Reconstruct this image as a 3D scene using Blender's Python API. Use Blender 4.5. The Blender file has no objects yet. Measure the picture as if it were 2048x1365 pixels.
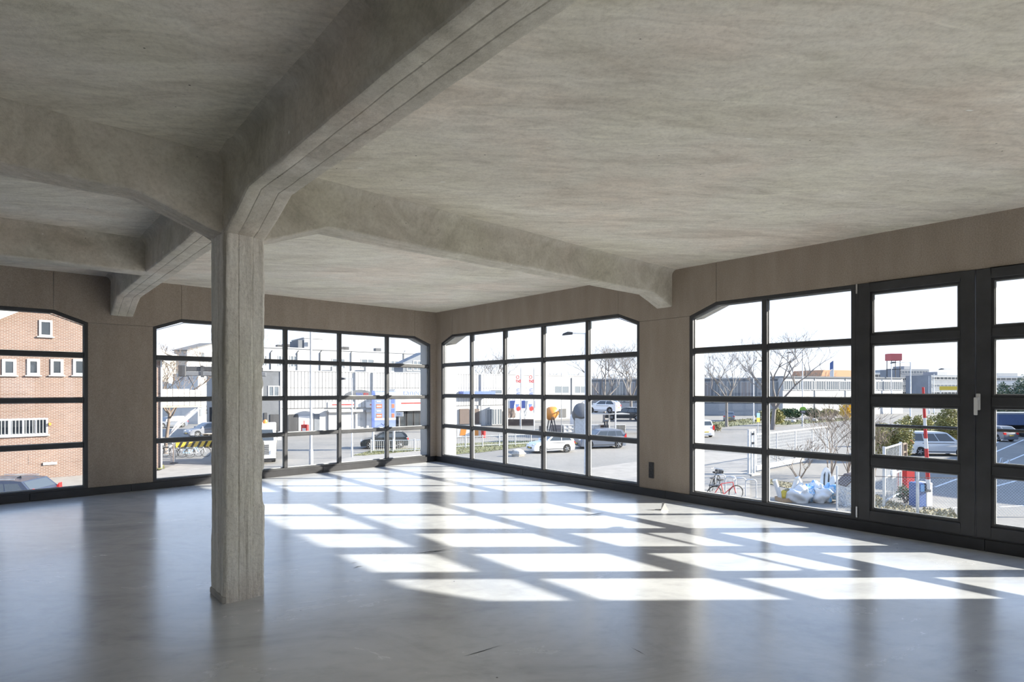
import bpy, bmesh, math, random
from mathutils import Vector, Matrix, noise

SC = bpy.context.scene
COL = SC.collection
rad = math.radians

# ------------------------------------------------------------------ camera
YAW = 41.743
SA, CA = math.sin(rad(YAW)), math.cos(rad(YAW))
EYE = 1.45            # eye above the room's floor
F = 1138.6            # focal length in px of a 2048 px wide frame
HOR = 781.0           # horizon row
G = -3.55             # street level below the floor
cam = bpy.data.cameras.new('camera')
cam.sensor_width = 36.0
cam.lens = F / 2048 * 36.0
cam.shift_y = (HOR - 682.5) / 2048
cam.clip_start = 0.05
cam.clip_end = 2000
camo = bpy.data.objects.new('camera', cam)
camo.location = (0, 0, EYE)
camo.rotation_euler = (rad(90), 0, -rad(YAW))
COL.objects.link(camo)
SC.camera = camo

# ------------------------------------------------------------------ light
SUN_EL = 22.0
SUN_AZ = Vector((CA + 0.012 * SA, -SA + 0.012 * CA, 0)).normalized()
SUNV = Vector((SUN_AZ.x * math.cos(rad(SUN_EL)), SUN_AZ.y * math.cos(rad(SUN_EL)), math.sin(rad(SUN_EL))))
world = bpy.data.worlds.new('world')
SC.world = world
world.use_nodes = True
wn = world.node_tree
wn.nodes.clear()
# pale hazy winter sky: white at the horizon, soft blue overhead
tcw = wn.nodes.new('ShaderNodeTexCoord')
sxyz = wn.nodes.new('ShaderNodeSeparateXYZ')
wn.links.new(tcw.outputs['Generated'], sxyz.inputs[0])
wr = wn.nodes.new('ShaderNodeValToRGB')
SKY = [(0.0, (0.88, 0.94, 1.04)), (0.10, (0.82, 0.91, 1.08)), (0.34, (0.54, 0.73, 1.10)), (1.0, (0.36, 0.56, 1.00))]
while len(wr.color_ramp.elements) < len(SKY): wr.color_ramp.elements.new(0.5)
for i_, (p_, c_) in enumerate(SKY):
    wr.color_ramp.elements[i_].position = p_; wr.color_ramp.elements[i_].color = (*c_, 1)
wn.links.new(sxyz.outputs['Z'], wr.inputs[0])
SKY_STRENGTH = 0.45
bg = wn.nodes.new('ShaderNodeBackground')
bg.inputs['Strength'].default_value = SKY_STRENGTH
wo = wn.nodes.new('ShaderNodeOutputWorld')
wn.links.new(wr.outputs[0], bg.inputs['Color'])
wn.links.new(bg.outputs[0], wo.inputs['Surface'])
sun = bpy.data.lights.new('sun', 'SUN')
sun.energy = 5.0
sun.angle = rad(0.55)
sun.color = (1.0, 0.925, 0.80)
suno = bpy.data.objects.new('sun', sun)
suno.rotation_euler = SUNV.to_track_quat('Z', 'Y').to_euler()
suno.location = (30, -25, 30)
COL.objects.link(suno)

SC.view_settings.view_transform = 'Standard'
SC.view_settings.look = 'None'
SC.view_settings.gamma = 1.0
SC.view_settings.use_curve_mapping = False
SC.view_settings.exposure = 1.87
SC.cycles.max_bounces = 9
SC.cycles.diffuse_bounces = 7
SC.cycles.transparent_max_bounces = 24
SC.cycles.use_denoising = True
SC.cycles.use_adaptive_sampling = True
SC.cycles.adaptive_threshold = 0.04

# ------------------------------------------------------------------ helpers
def P(px, v):
    """Place on the ground plan seen along column px at forward distance v."""
    u = (px - 1024) / F * v
    return (CA * u + SA * v, -SA * u + CA * v)

def ZP(py, v):
    return EYE - (py - HOR) / F * v

def VG(py):
    return F * (EYE - G) / (py - HOR)

def tag(o, label=None, cat=None, group=None, kind=None):
    if label: o['label'] = label
    if cat: o['category'] = cat
    if group: o['group'] = group
    if kind: o['kind'] = kind
    return o

def empty(name, loc=(0, 0, 0), rz=0, label=None, cat=None, group=None, kind=None):
    o = bpy.data.objects.new(name, None)
    o.location = loc
    o.rotation_euler = (0, 0, rz)
    o.empty_display_size = 0.1
    COL.objects.link(o)
    return tag(o, label, cat, group, kind)

class MB:
    """Collects shapes into one mesh."""
    def __init__(s):
        s.v = []; s.f = []; s.m = []; s.mi = 0
    def add(s, vs, fs, M=None):
        b = len(s.v)
        for p in vs:
            p = Vector(p)
            s.v.append(M @ p if M else p)
        for f in fs:
            s.f.append([b + i for i in f]); s.m.append(s.mi)
        return s
    def box(s, x0, x1, y0, y1, z0, z1, M=None):
        return s.add([(x0, y0, z0), (x1, y0, z0), (x1, y1, z0), (x0, y1, z0), (x0, y0, z1), (x1, y0, z1), (x1, y1, z1), (x0, y1, z1)],
                     [(0, 3, 2, 1), (4, 5, 6, 7), (0, 1, 5, 4), (1, 2, 6, 5), (2, 3, 7, 6), (3, 0, 4, 7)], M)
    def prism(s, poly, a, b, mp=None, M=None):
        """poly of (p,q); extruded a..b; mp(p,q,d) -> xyz."""
        if mp is None: mp = lambda p, q, d: (p, d, q)
        n = len(poly)
        vs = [mp(p, q, a) for p, q in poly] + [mp(p, q, b) for p, q in poly]
        fs = [list(range(n))[::-1], list(range(n, 2 * n))] + [(i, (i + 1) % n, n + (i + 1) % n, n + i) for i in range(n)]
        return s.add(vs, fs, M)
    def tube(s, pts, r, n=6, r1=None, M=None, cap=True):
        pts = [Vector(p) for p in pts]
        k = len(pts)
        rs = r if isinstance(r, (list, tuple)) else [r + ((r1 if r1 is not None else r) - r) * i / max(1, k - 1) for i in range(k)]
        vs = []; fs = []
        for i, p in enumerate(pts):
            d = (pts[min(i + 1, k - 1)] - pts[max(i - 1, 0)])
            if d.length < 1e-9: d = Vector((0, 0, 1))
            d.normalize()
            a = Vector((0, 0, 1)) if abs(d.z) < 0.9 else Vector((1, 0, 0))
            e1 = d.cross(a).normalized(); e2 = d.cross(e1)
            for j in range(n):
                t = 2 * math.pi * j / n
                vs.append(p + e1 * (math.cos(t) * rs[i]) + e2 * (math.sin(t) * rs[i]))
        for i in range(k - 1):
            for j in range(n):
                fs.append((i * n + j, i * n + (j + 1) % n, (i + 1) * n + (j + 1) % n, (i + 1) * n + j))
        if cap:
            fs.append(list(range(n))[::-1]); fs.append(list(range((k - 1) * n, k * n)))
        return s.add(vs, fs, M)
    def lathe(s, prof, n=16, M=None):
        vs = []; fs = []
        k = len(prof)
        for r, z in prof:
            for j in range(n):
                t = 2 * math.pi * j / n
                vs.append((r * math.cos(t), r * math.sin(t), z))
        for i in range(k - 1):
            for j in range(n):
                fs.append((i * n + j, i * n + (j + 1) % n, (i + 1) * n + (j + 1) % n, (i + 1) * n + j))
        fs.append(list(range(n))[::-1]); fs.append(list(range((k - 1) * n, k * n)))
        return s.add(vs, fs, M)
    def ring(s, x0, x1, z0, z1, t, y0, y1, M=None):
        s.box(x0, x1, y0, y1, z0, z0 + t, M); s.box(x0, x1, y0, y1, z1 - t, z1, M)
        s.box(x0, x0 + t, y0, y1, z0 + t, z1 - t, M); s.box(x1 - t, x1, y0, y1, z0 + t, z1 - t, M)
        return s
    def blob(s, c, rx, ry, rz, seed=0, amp=0.2, nu=12, nv=8):
        vs = []; fs = []
        for i in range(nv + 1):
            ph = math.pi * i / nv
            for j in range(nu):
                t = 2 * math.pi * j / nu
                d = Vector((math.sin(ph) * math.cos(t), math.sin(ph) * math.sin(t), math.cos(ph)))
                k = 1 + amp * noise.noise(d * 1.7 + Vector((seed * 3.1, 0, seed)))
                vs.append((c[0] + d.x * rx * k, c[1] + d.y * ry * k, c[2] + d.z * rz * k))
        for i in range(nv):
            for j in range(nu):
                fs.append((i * nu + j, i * nu + (j + 1) % nu, (i + 1) * nu + (j + 1) % nu, (i + 1) * nu + j))
        return s.add(vs, fs)
    def build(s, name, mat, parent=None, smooth=None, loc=None, recalc=True, bevel=0, kind=None):
        me = bpy.data.meshes.new(name)
        bm = bmesh.new()
        bv = [bm.verts.new(p) for p in s.v]
        for f, mi in zip(s.f, s.m):
            try:
                ff = bm.faces.new([bv[i] for i in f]); ff.material_index = mi
            except ValueError:
                pass
        bmesh.ops.remove_doubles(bm, verts=bm.verts, dist=1e-5) if recalc else None
        if bevel:
            es = [e for e in bm.edges if len(e.link_faces) == 2 and e.calc_face_angle(0) > 0.6]
            bmesh.ops.bevel(bm, geom=es, offset=bevel, segments=1, affect='EDGES', clamp_overlap=True)
        if recalc:
            bmesh.ops.recalc_face_normals(bm, faces=bm.faces)
        if smooth is not None:
            for f in bm.faces: f.smooth = True
            for e in bm.edges:
                if len(e.link_faces) == 2 and e.calc_face_angle(0) > rad(smooth): e.smooth = False
        bm.to_mesh(me); bm.free()
        for m in (mat if isinstance(mat, (list, tuple)) else [mat]):
            me.materials.append(M[m] if isinstance(m, str) else m)
        o = bpy.data.objects.new(name, me)
        COL.objects.link(o)
        if parent: o.parent = parent
        if loc: o.location = loc
        if kind: o['kind'] = kind
        return o

def copy_tree(o, parent=None):
    c = o.copy(); COL.objects.link(c)
    if parent: c.parent = parent
    for ch in list(o.children):
        copy_tree(ch, c)
    return c

def text(s, size, mat, parent, loc, rot=(rad(90), 0, 0), name='lettering', sx=1.0, depth=0.004, align='CENTER'):
    cu = bpy.data.curves.new(name, 'FONT')
    cu.body = s; cu.size = size; cu.extrude = depth; cu.align_x = align; cu.align_y = 'CENTER'; cu.resolution_u = 2
    t = bpy.data.objects.new(name + '_c', cu)
    COL.objects.link(t)
    bpy.context.view_layer.update()
    me = bpy.data.meshes.new_from_object(t)
    bpy.data.objects.remove(t)
    bpy.data.curves.remove(cu)
    me.materials.clear(); me.materials.append(M[mat])
    o = bpy.data.objects.new(name, me)
    COL.objects.link(o)
    o.parent = parent; o.location = loc; o.rotation_euler = rot; o.scale = (sx, 1, 1)
    return o

# ------------------------------------------------------------------ materials
M = {}
def base(name, col, rough=0.6, metal=0.0, spec=0.5):
    m = bpy.data.materials.new(name); m.use_nodes = True
    b = m.node_tree.nodes['Principled BSDF']
    b.inputs['Base Color'].default_value = (*col, 1)
    b.inputs['Roughness'].default_value = rough
    b.inputs['Metallic'].default_value = metal
    b.inputs['Specular IOR Level'].default_value = spec
    M[name] = m
    return m, m.node_tree, b

def nd(nt, t, **kw):
    n = nt.nodes.new(t)
    for k, v in kw.items():
        if k in n.inputs: n.inputs[k].default_value = v
        else: setattr(n, k, v)
    return n

def ramp(nt, fac, stops):
    r = nt.nodes.new('ShaderNodeValToRGB')
    e = r.color_ramp.elements
    while len(e) < len(stops): e.new(0.5)
    for i, (p, c) in enumerate(stops):
        e[i].position = p
        e[i].color = (*c, 1) if len(c) == 3 else c
    nt.links.new(fac, r.inputs[0])
    return r

def mixc(nt, a, b, fac, mode='MIX'):
    n = nt.nodes.new('ShaderNodeMix'); n.data_type = 'RGBA'; n.blend_type = mode
    for v, i in ((fac, 0), (a, 6), (b, 7)):
        if isinstance(v, (int, float)): n.inputs[i].default_value = v
        elif isinstance(v, tuple): n.inputs[i].default_value = (*v, 1)
        else: nt.links.new(v, n.inputs[i])
    return n.outputs[2]

def coords(nt, scale=(1, 1, 1), rot=(0, 0, 0)):
    tc = nt.nodes.new('ShaderNodeTexCoord')
    mp = nt.nodes.new('ShaderNodeMapping')
    if rot != (0, 0, 0):      # turn first, then stretch
        mp.vector_type = 'TEXTURE'
        scale = tuple(1.0 / x for x in scale)
    mp.inputs['Scale'].default_value = scale
    mp.inputs['Rotation'].default_value = rot
    nt.links.new(tc.outputs['Object'], mp.inputs[0])
    return mp.outputs[0]

def nz(nt, vec, scale, detail=4, rough=0.55, dist=0.0):
    n = nt.nodes.new('ShaderNodeTexNoise')
    n.inputs['Scale'].default_value = scale; n.inputs['Detail'].default_value = detail
    n.inputs['Roughness'].default_value = rough; n.inputs['Distortion'].default_value = dist
    nt.links.new(vec, n.inputs['Vector'])
    return n.outputs[0]

def bump(nt, b, h, strength, dist=0.01):
    n = nt.nodes.new('ShaderNodeBump')
    n.inputs['Strength'].default_value = strength; n.inputs['Distance'].default_value = dist
    nt.links.new(h, n.inputs['Height']); nt.links.new(n.outputs[0], b.inputs['Normal'])

def concrete(name, dark, mid, light, stretch=(1, 1, 1), sc=1.4, pit=0.5, bmp=0.35, rough=0.85, rot=0.0, mott=0.6, streak=0.0):
    m, nt, b = base(name, mid, rough, spec=0.3)
    v1 = coords(nt, stretch, (0, 0, rad(rot))); v0 = coords(nt)
    big = nz(nt, v1, sc, 8, 0.68, 1.3)
    r = ramp(nt, big, [(0.34, dark), (0.50, mid), (0.66, light)])
    med = nz(nt, v1, sc * 5.5, 5, 0.65, 1.6)
    mr = ramp(nt, med, [(0.30, (0.84, 0.835, 0.82)), (0.52, (1, 1, 1)), (0.74, (1.12, 1.12, 1.11))])
    c0 = mixc(nt, r.outputs[0], mr.outputs[0], mott, 'MULTIPLY')
    hue = nz(nt, v0, 0.9, 3)
    hr = ramp(nt, hue, [(0.36, (1.0, 1.01, 0.975)), (0.50, (1, 1, 1)), (0.64, (1.035, 0.985, 0.97))])
    c0 = mixc(nt, c0, hr.outputs[0], 0.9, 'MULTIPLY')
    fine = nz(nt, v0, 42, 5, 0.7)
    fr = ramp(nt, fine, [(0.30, (0.80, 0.79, 0.77)), (0.52, (1, 1, 1)), (0.75, (1.07, 1.07, 1.06))])
    c1 = mixc(nt, c0, fr.outputs[0], 0.7, 'MULTIPLY')
    if streak:
        sv = nz(nt, coords(nt, (11, 11, 0.5)), 1.0, 5, 0.65, 0.4)
        sr_ = ramp(nt, sv, [(0.54, (1, 1, 1)), (0.68, (0.50, 0.48, 0.44))])
        c1 = mixc(nt, c1, sr_.outputs[0], streak, 'MULTIPLY')
    vo = nd(nt, 'ShaderNodeTexVoronoi', Scale=9.0)
    nt.links.new(v0, vo.inputs['Vector'])
    pr = ramp(nt, vo.outputs['Distance'], [(0.030, (0.12, 0.115, 0.10)), (0.065, (1, 1, 1))])
    pk = ramp(nt, vo.outputs['Color'], [(0.60, (0, 0, 0)), (0.64, (1, 1, 1))])
    pm = nd(nt, 'ShaderNodeMath', operation='MULTIPLY'); nt.links.new(pk.outputs[0], pm.inputs[0]); pm.inputs[1].default_value = pit
    c2 = mixc(nt, c1, pr.outputs[0], pm.outputs[0], 'MULTIPLY')
    wv = nd(nt, 'ShaderNodeTexVoronoi', Scale=6.3); nt.links.new(v1, wv.inputs['Vector'])
    wr_ = ramp(nt, wv.outputs['Distance'], [(0.035, (1, 1, 1)), (0.075, (0, 0, 0))])
    wk = ramp(nt, wv.outputs['Color'], [(0.66, (0, 0, 0)), (0.70, (1, 1, 1))])
    wm = nd(nt, 'ShaderNodeMath', operation='MULTIPLY'); nt.links.new(wr_.outputs[0], wm.inputs[0]); nt.links.new(wk.outputs[0], wm.inputs[1])
    c3 = mixc(nt, c2, (0.93, 0.92, 0.88), wm.outputs[0])
    nt.links.new(c3, b.inputs['Base Color'])
    bump(nt, b, fine, bmp, 0.012)
    return m

concrete('conc_ceiling', (0.64, 0.595, 0.515), (0.765, 0.725, 0.64), (0.84, 0.805, 0.725), (0.42, 1.45, 1), 1.25, 0.9, 0.35, rot=-38, mott=1.0)
concrete('conc_beam', (0.47, 0.44, 0.375), (0.59, 0.555, 0.485), (0.69, 0.66, 0.59), (1, 1, 1), 1.8, 0.5, 0.5)
concrete('conc_column', (0.70, 0.67, 0.61), (0.86, 0.835, 0.775), (0.94, 0.92, 0.865), (4.5, 4.5, 0.4), 1.6, 0.95, 0.9, mott=0.9, streak=0.8)

# polished concrete floor
m, nt, b = base('floor_concrete', (0.55, 0.57, 0.61), 0.27, spec=0.6)
v = coords(nt, (0.75, 1.5, 1), (0, 0, rad(-38))); v0 = coords(nt)
n1 = nz(nt, v, 0.9, 8, 0.66, 1.0)
n2 = nz(nt, v, 7.0, 5, 0.6, 0.3)
r1 = ramp(nt, n1, [(0.33, (0.43, 0.45, 0.485)), (0.5, (0.56, 0.583, 0.617)), (0.68, (0.65, 0.672, 0.70))])
r2 = ramp(nt, n2, [(0.3, (0.86, 0.86, 0.87)), (0.50, (1, 1, 1)), (0.90, (1.03, 1.03, 1.03))])
c1 = mixc(nt, r1.outputs[0], r2.outputs[0], 0.8, 'MULTIPLY')
vo = nd(nt, 'ShaderNodeTexVoronoi', Scale=4.5); nt.links.new(v0, vo.inputs['Vector'])
pr = ramp(nt, vo.outputs['Distance'], [(0.018, (0.25, 0.25, 0.25)), (0.034, (1, 1, 1))])
pk = ramp(nt, vo.outputs['Color'], [(0.62, (0, 0, 0)), (0.66, (1, 1, 1))])
c2 = mixc(nt, c1, pr.outputs[0], pk.outputs[0], 'MULTIPLY')
nt.links.new(c2, b.inputs['Base Color'])
mr_ = nt.nodes.new('ShaderNodeMapRange')
mr_.inputs['From Min'].default_value = 0.2; mr_.inputs['From Max'].default_value = 0.8
mr_.inputs['To Min'].default_value = 0.24; mr_.inputs['To Max'].default_value = 0.29
nt.links.new(n1, mr_.inputs['Value']); nt.links.new(mr_.outputs[0], b.inputs['Roughness'])
b.inputs['Coat Weight'].default_value = 0.75
b.inputs['Coat Roughness'].default_value = 0.21
b.inputs['Coat IOR'].default_value = 1.6
bump(nt, b, nz(nt, v, 2.0, 2, 0.5), 0.05, 0.01)

# brown grey lining board
m, nt, b = base('lining_board', (0.23, 0.205, 0.175), 0.9, spec=0.15)
v = coords(nt, (1, 1, 0.22)); v0 = coords(nt)
st = nz(nt, v, 5.0, 4, 0.6)
r1 = ramp(nt, st, [(0.3, (0.325, 0.275, 0.232)), (0.55, (0.36, 0.308, 0.262)), (0.8, (0.40, 0.348, 0.30))])
gr = nz(nt, v0, 95, 3, 0.8)
r2 = ramp(nt, gr, [(0.3, (0.7, 0.7, 0.7)), (0.7, (1.25, 1.24, 1.22))])
nt.links.new(mixc(nt, r1.outputs[0], r2.outputs[0], 0.85, 'MULTIPLY'), b.inputs['Base Color'])
bump(nt, b, gr, 0.5, 0.006)

def simple(name, col, rough=0.6, metal=0.0, spec=0.5, var=0.12, sc=6.0):
    m, nt, b = base(name, col, rough, metal, spec)
    if var:
        n = nz(nt, coords(nt), sc, 4)
        r = ramp(nt, n, [(0.3, tuple(x * (1 - var) for x in col)), (0.7, tuple(min(1, x * (1 + var)) for x in col))])
        nt.links.new(r.outputs[0], b.inputs['Base Color'])
    return m

simple('frame_black', (0.040, 0.041, 0.045), 0.38, spec=0.5, var=0.2)
simple('rubber_black', (0.012, 0.012, 0.013), 0.6)
simple('skirting_black', (0.020, 0.020, 0.023), 0.42, var=0.25)
simple('steel', (0.62, 0.62, 0.62), 0.3, 0.9)
simple('galv', (0.52, 0.54, 0.56), 0.5, 0.5, var=0.15)
simple('spacer', (0.42, 0.43, 0.44), 0.7, 0.0, 0.2)
simple('white_render', (0.36, 0.355, 0.345), 0.8, var=0.04)
simple('white_paint', (0.46, 0.46, 0.455), 0.6, var=0.04)
simple('white_plastic', (0.60, 0.60, 0.595), 0.35, var=0.03)
simple('cream', (0.62, 0.60, 0.55), 0.8, var=0.08)
simple('grey_wall', (0.115, 0.122, 0.135), 0.8, var=0.08)
simple('bluegrey_wall', (0.15, 0.163, 0.182), 0.8, var=0.08)
simple('lightgrey', (0.32, 0.325, 0.33), 0.7, var=0.08)
simple('darkgrey', (0.040, 0.041, 0.045), 0.6, var=0.1)
simple('brown_door', (0.085, 0.06, 0.052), 0.6, var=0.15)
simple('roof_dark', (0.13, 0.125, 0.12), 0.8)
simple('roof_orange', (0.50, 0.26, 0.14), 0.8)
simple('red', (0.42, 0.022, 0.022), 0.45, var=0.05)
simple('red_hazed', (0.42, 0.10, 0.10), 0.6, var=0.05)  # duller, paler red: distance haze put into the colour
simple('orange', (0.62, 0.24, 0.04), 0.4, var=0.06)
simple('yellow', (0.55, 0.40, 0.04), 0.5, var=0.06)
simple('blue', (0.06, 0.11, 0.28), 0.4, var=0.05)
simple('sign_blue', (0.10, 0.15, 0.42), 0.4, var=0.03)
simple('sign_pale', (0.20, 0.25, 0.40), 0.4, var=0.03)
simple('orange_red', (0.42, 0.13, 0.065), 0.5, var=0.05)
simple('light_blue', (0.20, 0.40, 0.68), 0.5, var=0.08)
simple('green', (0.20, 0.42, 0.05), 0.5)
simple('tyre', (0.022, 0.022, 0.023), 0.8)
simple('rim', (0.42, 0.43, 0.44), 0.5, 0.0)
simple('bark', (0.16, 0.125, 0.10), 0.9, var=0.25, sc=20)
simple('bark_grey', (0.20, 0.18, 0.165), 0.9, var=0.25, sc=20)
simple('twig', (0.21, 0.165, 0.13), 0.9, var=0.2)
simple('leaf_olive', (0.27, 0.25, 0.085), 0.7, var=0.35, sc=1.5)
simple('leaf_conifer', (0.085, 0.125, 0.075), 0.7, var=0.3, sc=1.5)
simple('trailer_blue', (0.085, 0.12, 0.22), 0.4, var=0.08)
simple('leaf_dark', (0.06, 0.105, 0.04), 0.7, var=0.35, sc=1.5)
simple('leaf_yellow', (0.75, 0.52, 0.03), 0.7, var=0.2, sc=2)
simple('grass', (0.135, 0.135, 0.06), 0.9, var=0.35, sc=1.2)
simple('straw', (0.27, 0.235, 0.145), 0.9, var=0.3, sc=2)
simple('cardboard', (0.36, 0.24, 0.14), 0.8)
simple('wood', (0.52, 0.42, 0.30), 0.7, var=0.2)
simple('plank_white', (0.76, 0.74, 0.69), 0.7, var=0.1)
simple('stone', (0.42, 0.40, 0.37), 0.9, var=0.25)
simple('pavement', (0.27, 0.252, 0.228), 0.9, var=0.12, sc=1.5)
simple('line_white', (0.7, 0.7, 0.69), 0.8)
simple('car_darkblue', (0.045, 0.055, 0.085), 0.25, 0.3, var=0)
simple('car_black', (0.022, 0.028, 0.034), 0.22, 0.2, var=0)
simple('car_white', (0.80, 0.80, 0.80), 0.3, var=0)
simple('car_silver', (0.55, 0.57, 0.60), 0.3, 0.4, var=0)
simple('car_grey', (0.22, 0.23, 0.26), 0.28, 0.4, var=0)
simple('car_suv', (0.16, 0.18, 0.22), 0.28, 0.3, var=0)
simple('car_glass', (0.05, 0.06, 0.07), 0.06, var=0, spec=0.8)
simple('house_glass', (0.030, 0.036, 0.042), 0.08, var=0, spec=0.8)
simple('hazy_glass', (0.13, 0.15, 0.17), 0.2, var=0.1, spec=0.6)
simple('lens_red', (0.55, 0.02, 0.02), 0.25, var=0)
simple('lens_clear', (0.7, 0.7, 0.7), 0.15, var=0)
simple('lens_orange', (0.85, 0.28, 0.05), 0.25, var=0)
simple('far_blue', (0.25, 0.285, 0.335), 0.8, var=0.1, sc=0.4)
simple('far_grey', (0.22, 0.24, 0.265), 0.8, var=0.1, sc=0.4)
simple('far_tan', (0.24, 0.215, 0.205), 0.8, var=0.1, sc=0.4)

# asphalt
m, nt, b = base('asphalt', (0.27, 0.27, 0.265), 0.9)
v = coords(nt)
n1 = nz(nt, v, 0.10, 6, 0.65, 0.5); n2 = nz(nt, v, 5, 4, 0.7)
r1 = ramp(nt, n1, [(0.3, (0.160, 0.155, 0.147)), (0.5, (0.202, 0.192, 0.176)), (0.72, (0.245, 0.228, 0.204))])
r2 = ramp(nt, n2, [(0.3, (0.88, 0.88, 0.88)), (0.7, (1.1, 1.1, 1.1))])
nt.links.new(mixc(nt, r1.outputs[0], r2.outputs[0], 1.0, 'MULTIPLY'), b.inputs['Base Color'])

# brick
m, nt, b = base('brick', (0.42, 0.24, 0.17), 0.9)
tc = nt.nodes.new('ShaderNodeTexCoord'); mp = nt.nodes.new('ShaderNodeMapping')
mp.inputs['Rotation'].default_value = (rad(-90), 0, 0)
nt.links.new(tc.outputs['Object'], mp.inputs[0])
bt = nt.nodes.new('ShaderNodeTexBrick')
bt.inputs['Color1'].default_value = (0.17, 0.098, 0.072, 1); bt.inputs['Color2'].default_value = (0.13, 0.073, 0.055, 1)
bt.inputs['Mortar'].default_value = (0.25, 0.228, 0.205, 1)
bt.inputs['Scale'].default_value = 1.0; bt.inputs['Mortar Size'].default_value = 0.012
bt.inputs['Brick Width'].default_value = 0.22; bt.inputs['Row Height'].default_value = 0.075
nt.links.new(mp.outputs[0], bt.inputs['Vector'])
n1 = nz(nt, coords(nt), 0.35, 5)
r1 = ramp(nt, n1, [(0.35, (0.9, 0.88, 0.86)), (0.65, (1.08, 1.08, 1.08))])
nt.links.new(mixc(nt, bt.outputs['Color'], r1.outputs[0], 1.0, 'MULTIPLY'), b.inputs['Base Color'])
bump(nt, b, bt.outputs['Fac'], -0.4, 0.01)

# graffiti
m, nt, b = base('graffiti', (0.5, 0.5, 0.5), 0.7)
n1 = nz(nt, coords(nt, (1, 1, 1)), 2.2, 3, 0.6, 2.5)
r1 = ramp(nt, n1, [(0.30, (0.45, 0.42, 0.36)), (0.42, (0.75, 0.75, 0.74)), (0.48, (0.20, 0.22, 0.25)), (0.52, (0.62, 0.63, 0.64)), (0.62, (0.52, 0.46, 0.36)), (0.74, (0.30, 0.50, 0.70))])
nt.links.new(r1.outputs[0], b.inputs['Base Color'])

# printed rubbish sacks
m, nt, b = base('bag_print', (0.6, 0.6, 0.6), 0.4)
n1 = nz(nt, coords(nt), 3.2, 3, 0.6, 1.5)
r1 = ramp(nt, n1, [(0.36, (0.62, 0.63, 0.64)), (0.47, (0.55, 0.60, 0.66)), (0.50, (0.10, 0.30, 0.56)), (0.57, (0.12, 0.38, 0.62)), (0.60, (0.60, 0.62, 0.63)), (0.70, (0.07, 0.09, 0.14))])
nt.links.new(r1.outputs[0], b.inputs['Base Color'])

# plastic sheet
m, nt, b = base('plastic_sheet', (0.85, 0.87, 0.88), 0.3)
b.inputs['Alpha'].default_value = 0.55

# window glass: clear float glass with its faint mirror
m = bpy.data.materials.new('glass'); m.use_nodes = True; M['glass'] = m
nt = m.node_tree; nt.nodes.clear()
o_ = nt.nodes.new('ShaderNodeOutputMaterial'); tr = nt.nodes.new('ShaderNodeBsdfTransparent'); gl = nt.nodes.new('ShaderNodeBsdfGlossy')
tr.inputs['Color'].default_value = (0.975, 0.985, 0.985, 1); gl.inputs['Roughness'].default_value = 0.0
sm = nz(nt, coords(nt, (1, 1, 0.4)), 1.2, 4)
sr = ramp(nt, sm, [(0.4, (0.022, 0.022, 0.022)), (0.8, (0.045, 0.045, 0.045))])
mx = nt.nodes.new('ShaderNodeMixShader')
nt.links.new(sr.outputs[0], mx.inputs[0]); nt.links.new(tr.outputs[0], mx.inputs[1]); nt.links.new(gl.outputs[0], mx.inputs[2])
nt.links.new(mx.outputs[0], o_.inputs['Surface'])

# ================================================================== ROOM
XR, YL = 6.60, 9.73          # inner faces of the right and the left wall
CEIL = 3.04
XW, YB = -9.96, -7.24        # far end and wall behind the camera
TH = 0.37

fl = MB().box(XW - 0.3, XR + TH, YB - TH, YL + TH, -0.30, 0.0).build('floor', 'floor_concrete')
tag(fl, 'polished grey concrete floor with window light on it', kind='structure')

def slab():
    mb = MB()
    mb.box(XW - 0.3, XR + TH, YB - 0.3, YL + TH, CEIL, CEIL + 0.30)
    return mb.build('ceiling', 'conc_ceiling')
tag(slab(), 'rough beige concrete ceiling slab', kind='structure')

def mapR(t, z, d): return (XR + d, t, z)
def mapL(t, z, d): return (t, YL + d, z)
def mapB(t, z, d): return (t, YB - d, z)

HEAD_R, SPR_R, SILL_R = 2.55, 2.405, 0.10
HEAD_L, SPR_L, SILL_L = 2.525, 2.38, 0.09
CH = 0.37

def wall(name, mp, t_min, t_max, opens, head, spr, sill, label):
    """opens: (t0,t1) ascending. Masonry wall with chamfered openings, lining boards inside as children."""
    mb = MB()
    cur = t_min
    D0, D1 = 0.02, TH
    for t0, t1 in opens:
        mb.prism([(cur, 0), (t0, 0), (t0, CEIL), (cur, CEIL)], D0, D1, mp)
        mb.prism([(t0, 0), (t1, 0), (t1, sill), (t0, sill)], D0, D1, mp)
        mb.prism([(t0, spr), (t0 + CH, head), (t1 - CH, head), (t1, spr), (t1, CEIL), (t0, CEIL)], D0, D1, mp)
        cur = t1
    mb.prism([(cur, 0), (t_max, 0), (t_max, CEIL), (cur, CEIL)], D0, D1, mp)
    w = mb.build(name, 'white_render')
    tag(w, label, kind='structure')
    g = 0.002
    cur = t_min; edges = []
    def board(poly):
        MB().prism(poly, 0.0, 0.02, mp).build('panel', 'lining_board', w)
    n = len(opens)
    for i, (t0, t1) in enumerate(opens):
        board([(t0 + CH + g, head), (t1 - CH - g, head), (t1 - CH - g, CEIL), (t0 + CH + g, CEIL)])
    for i in range(n + 1):
        a = opens[i - 1][1] if i > 0 else t_min
        c = opens[i][0] if i < n else t_max
        board([(a, 0.0), (c, 0.0), (c, spr - g), (a, spr - g)])
        pl = [(a, spr + g), (c, spr + g)]
        if i < n: pl.append((c + CH - g, head))
        if i < n: pl.append((c + CH - g, CEIL))
        else: pl.append((c, CEIL))
        if i > 0: pl += [(a - CH + g, CEIL), (a - CH + g, head)]
        else: pl.append((a, CEIL))
        board(pl)
    return w

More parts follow.
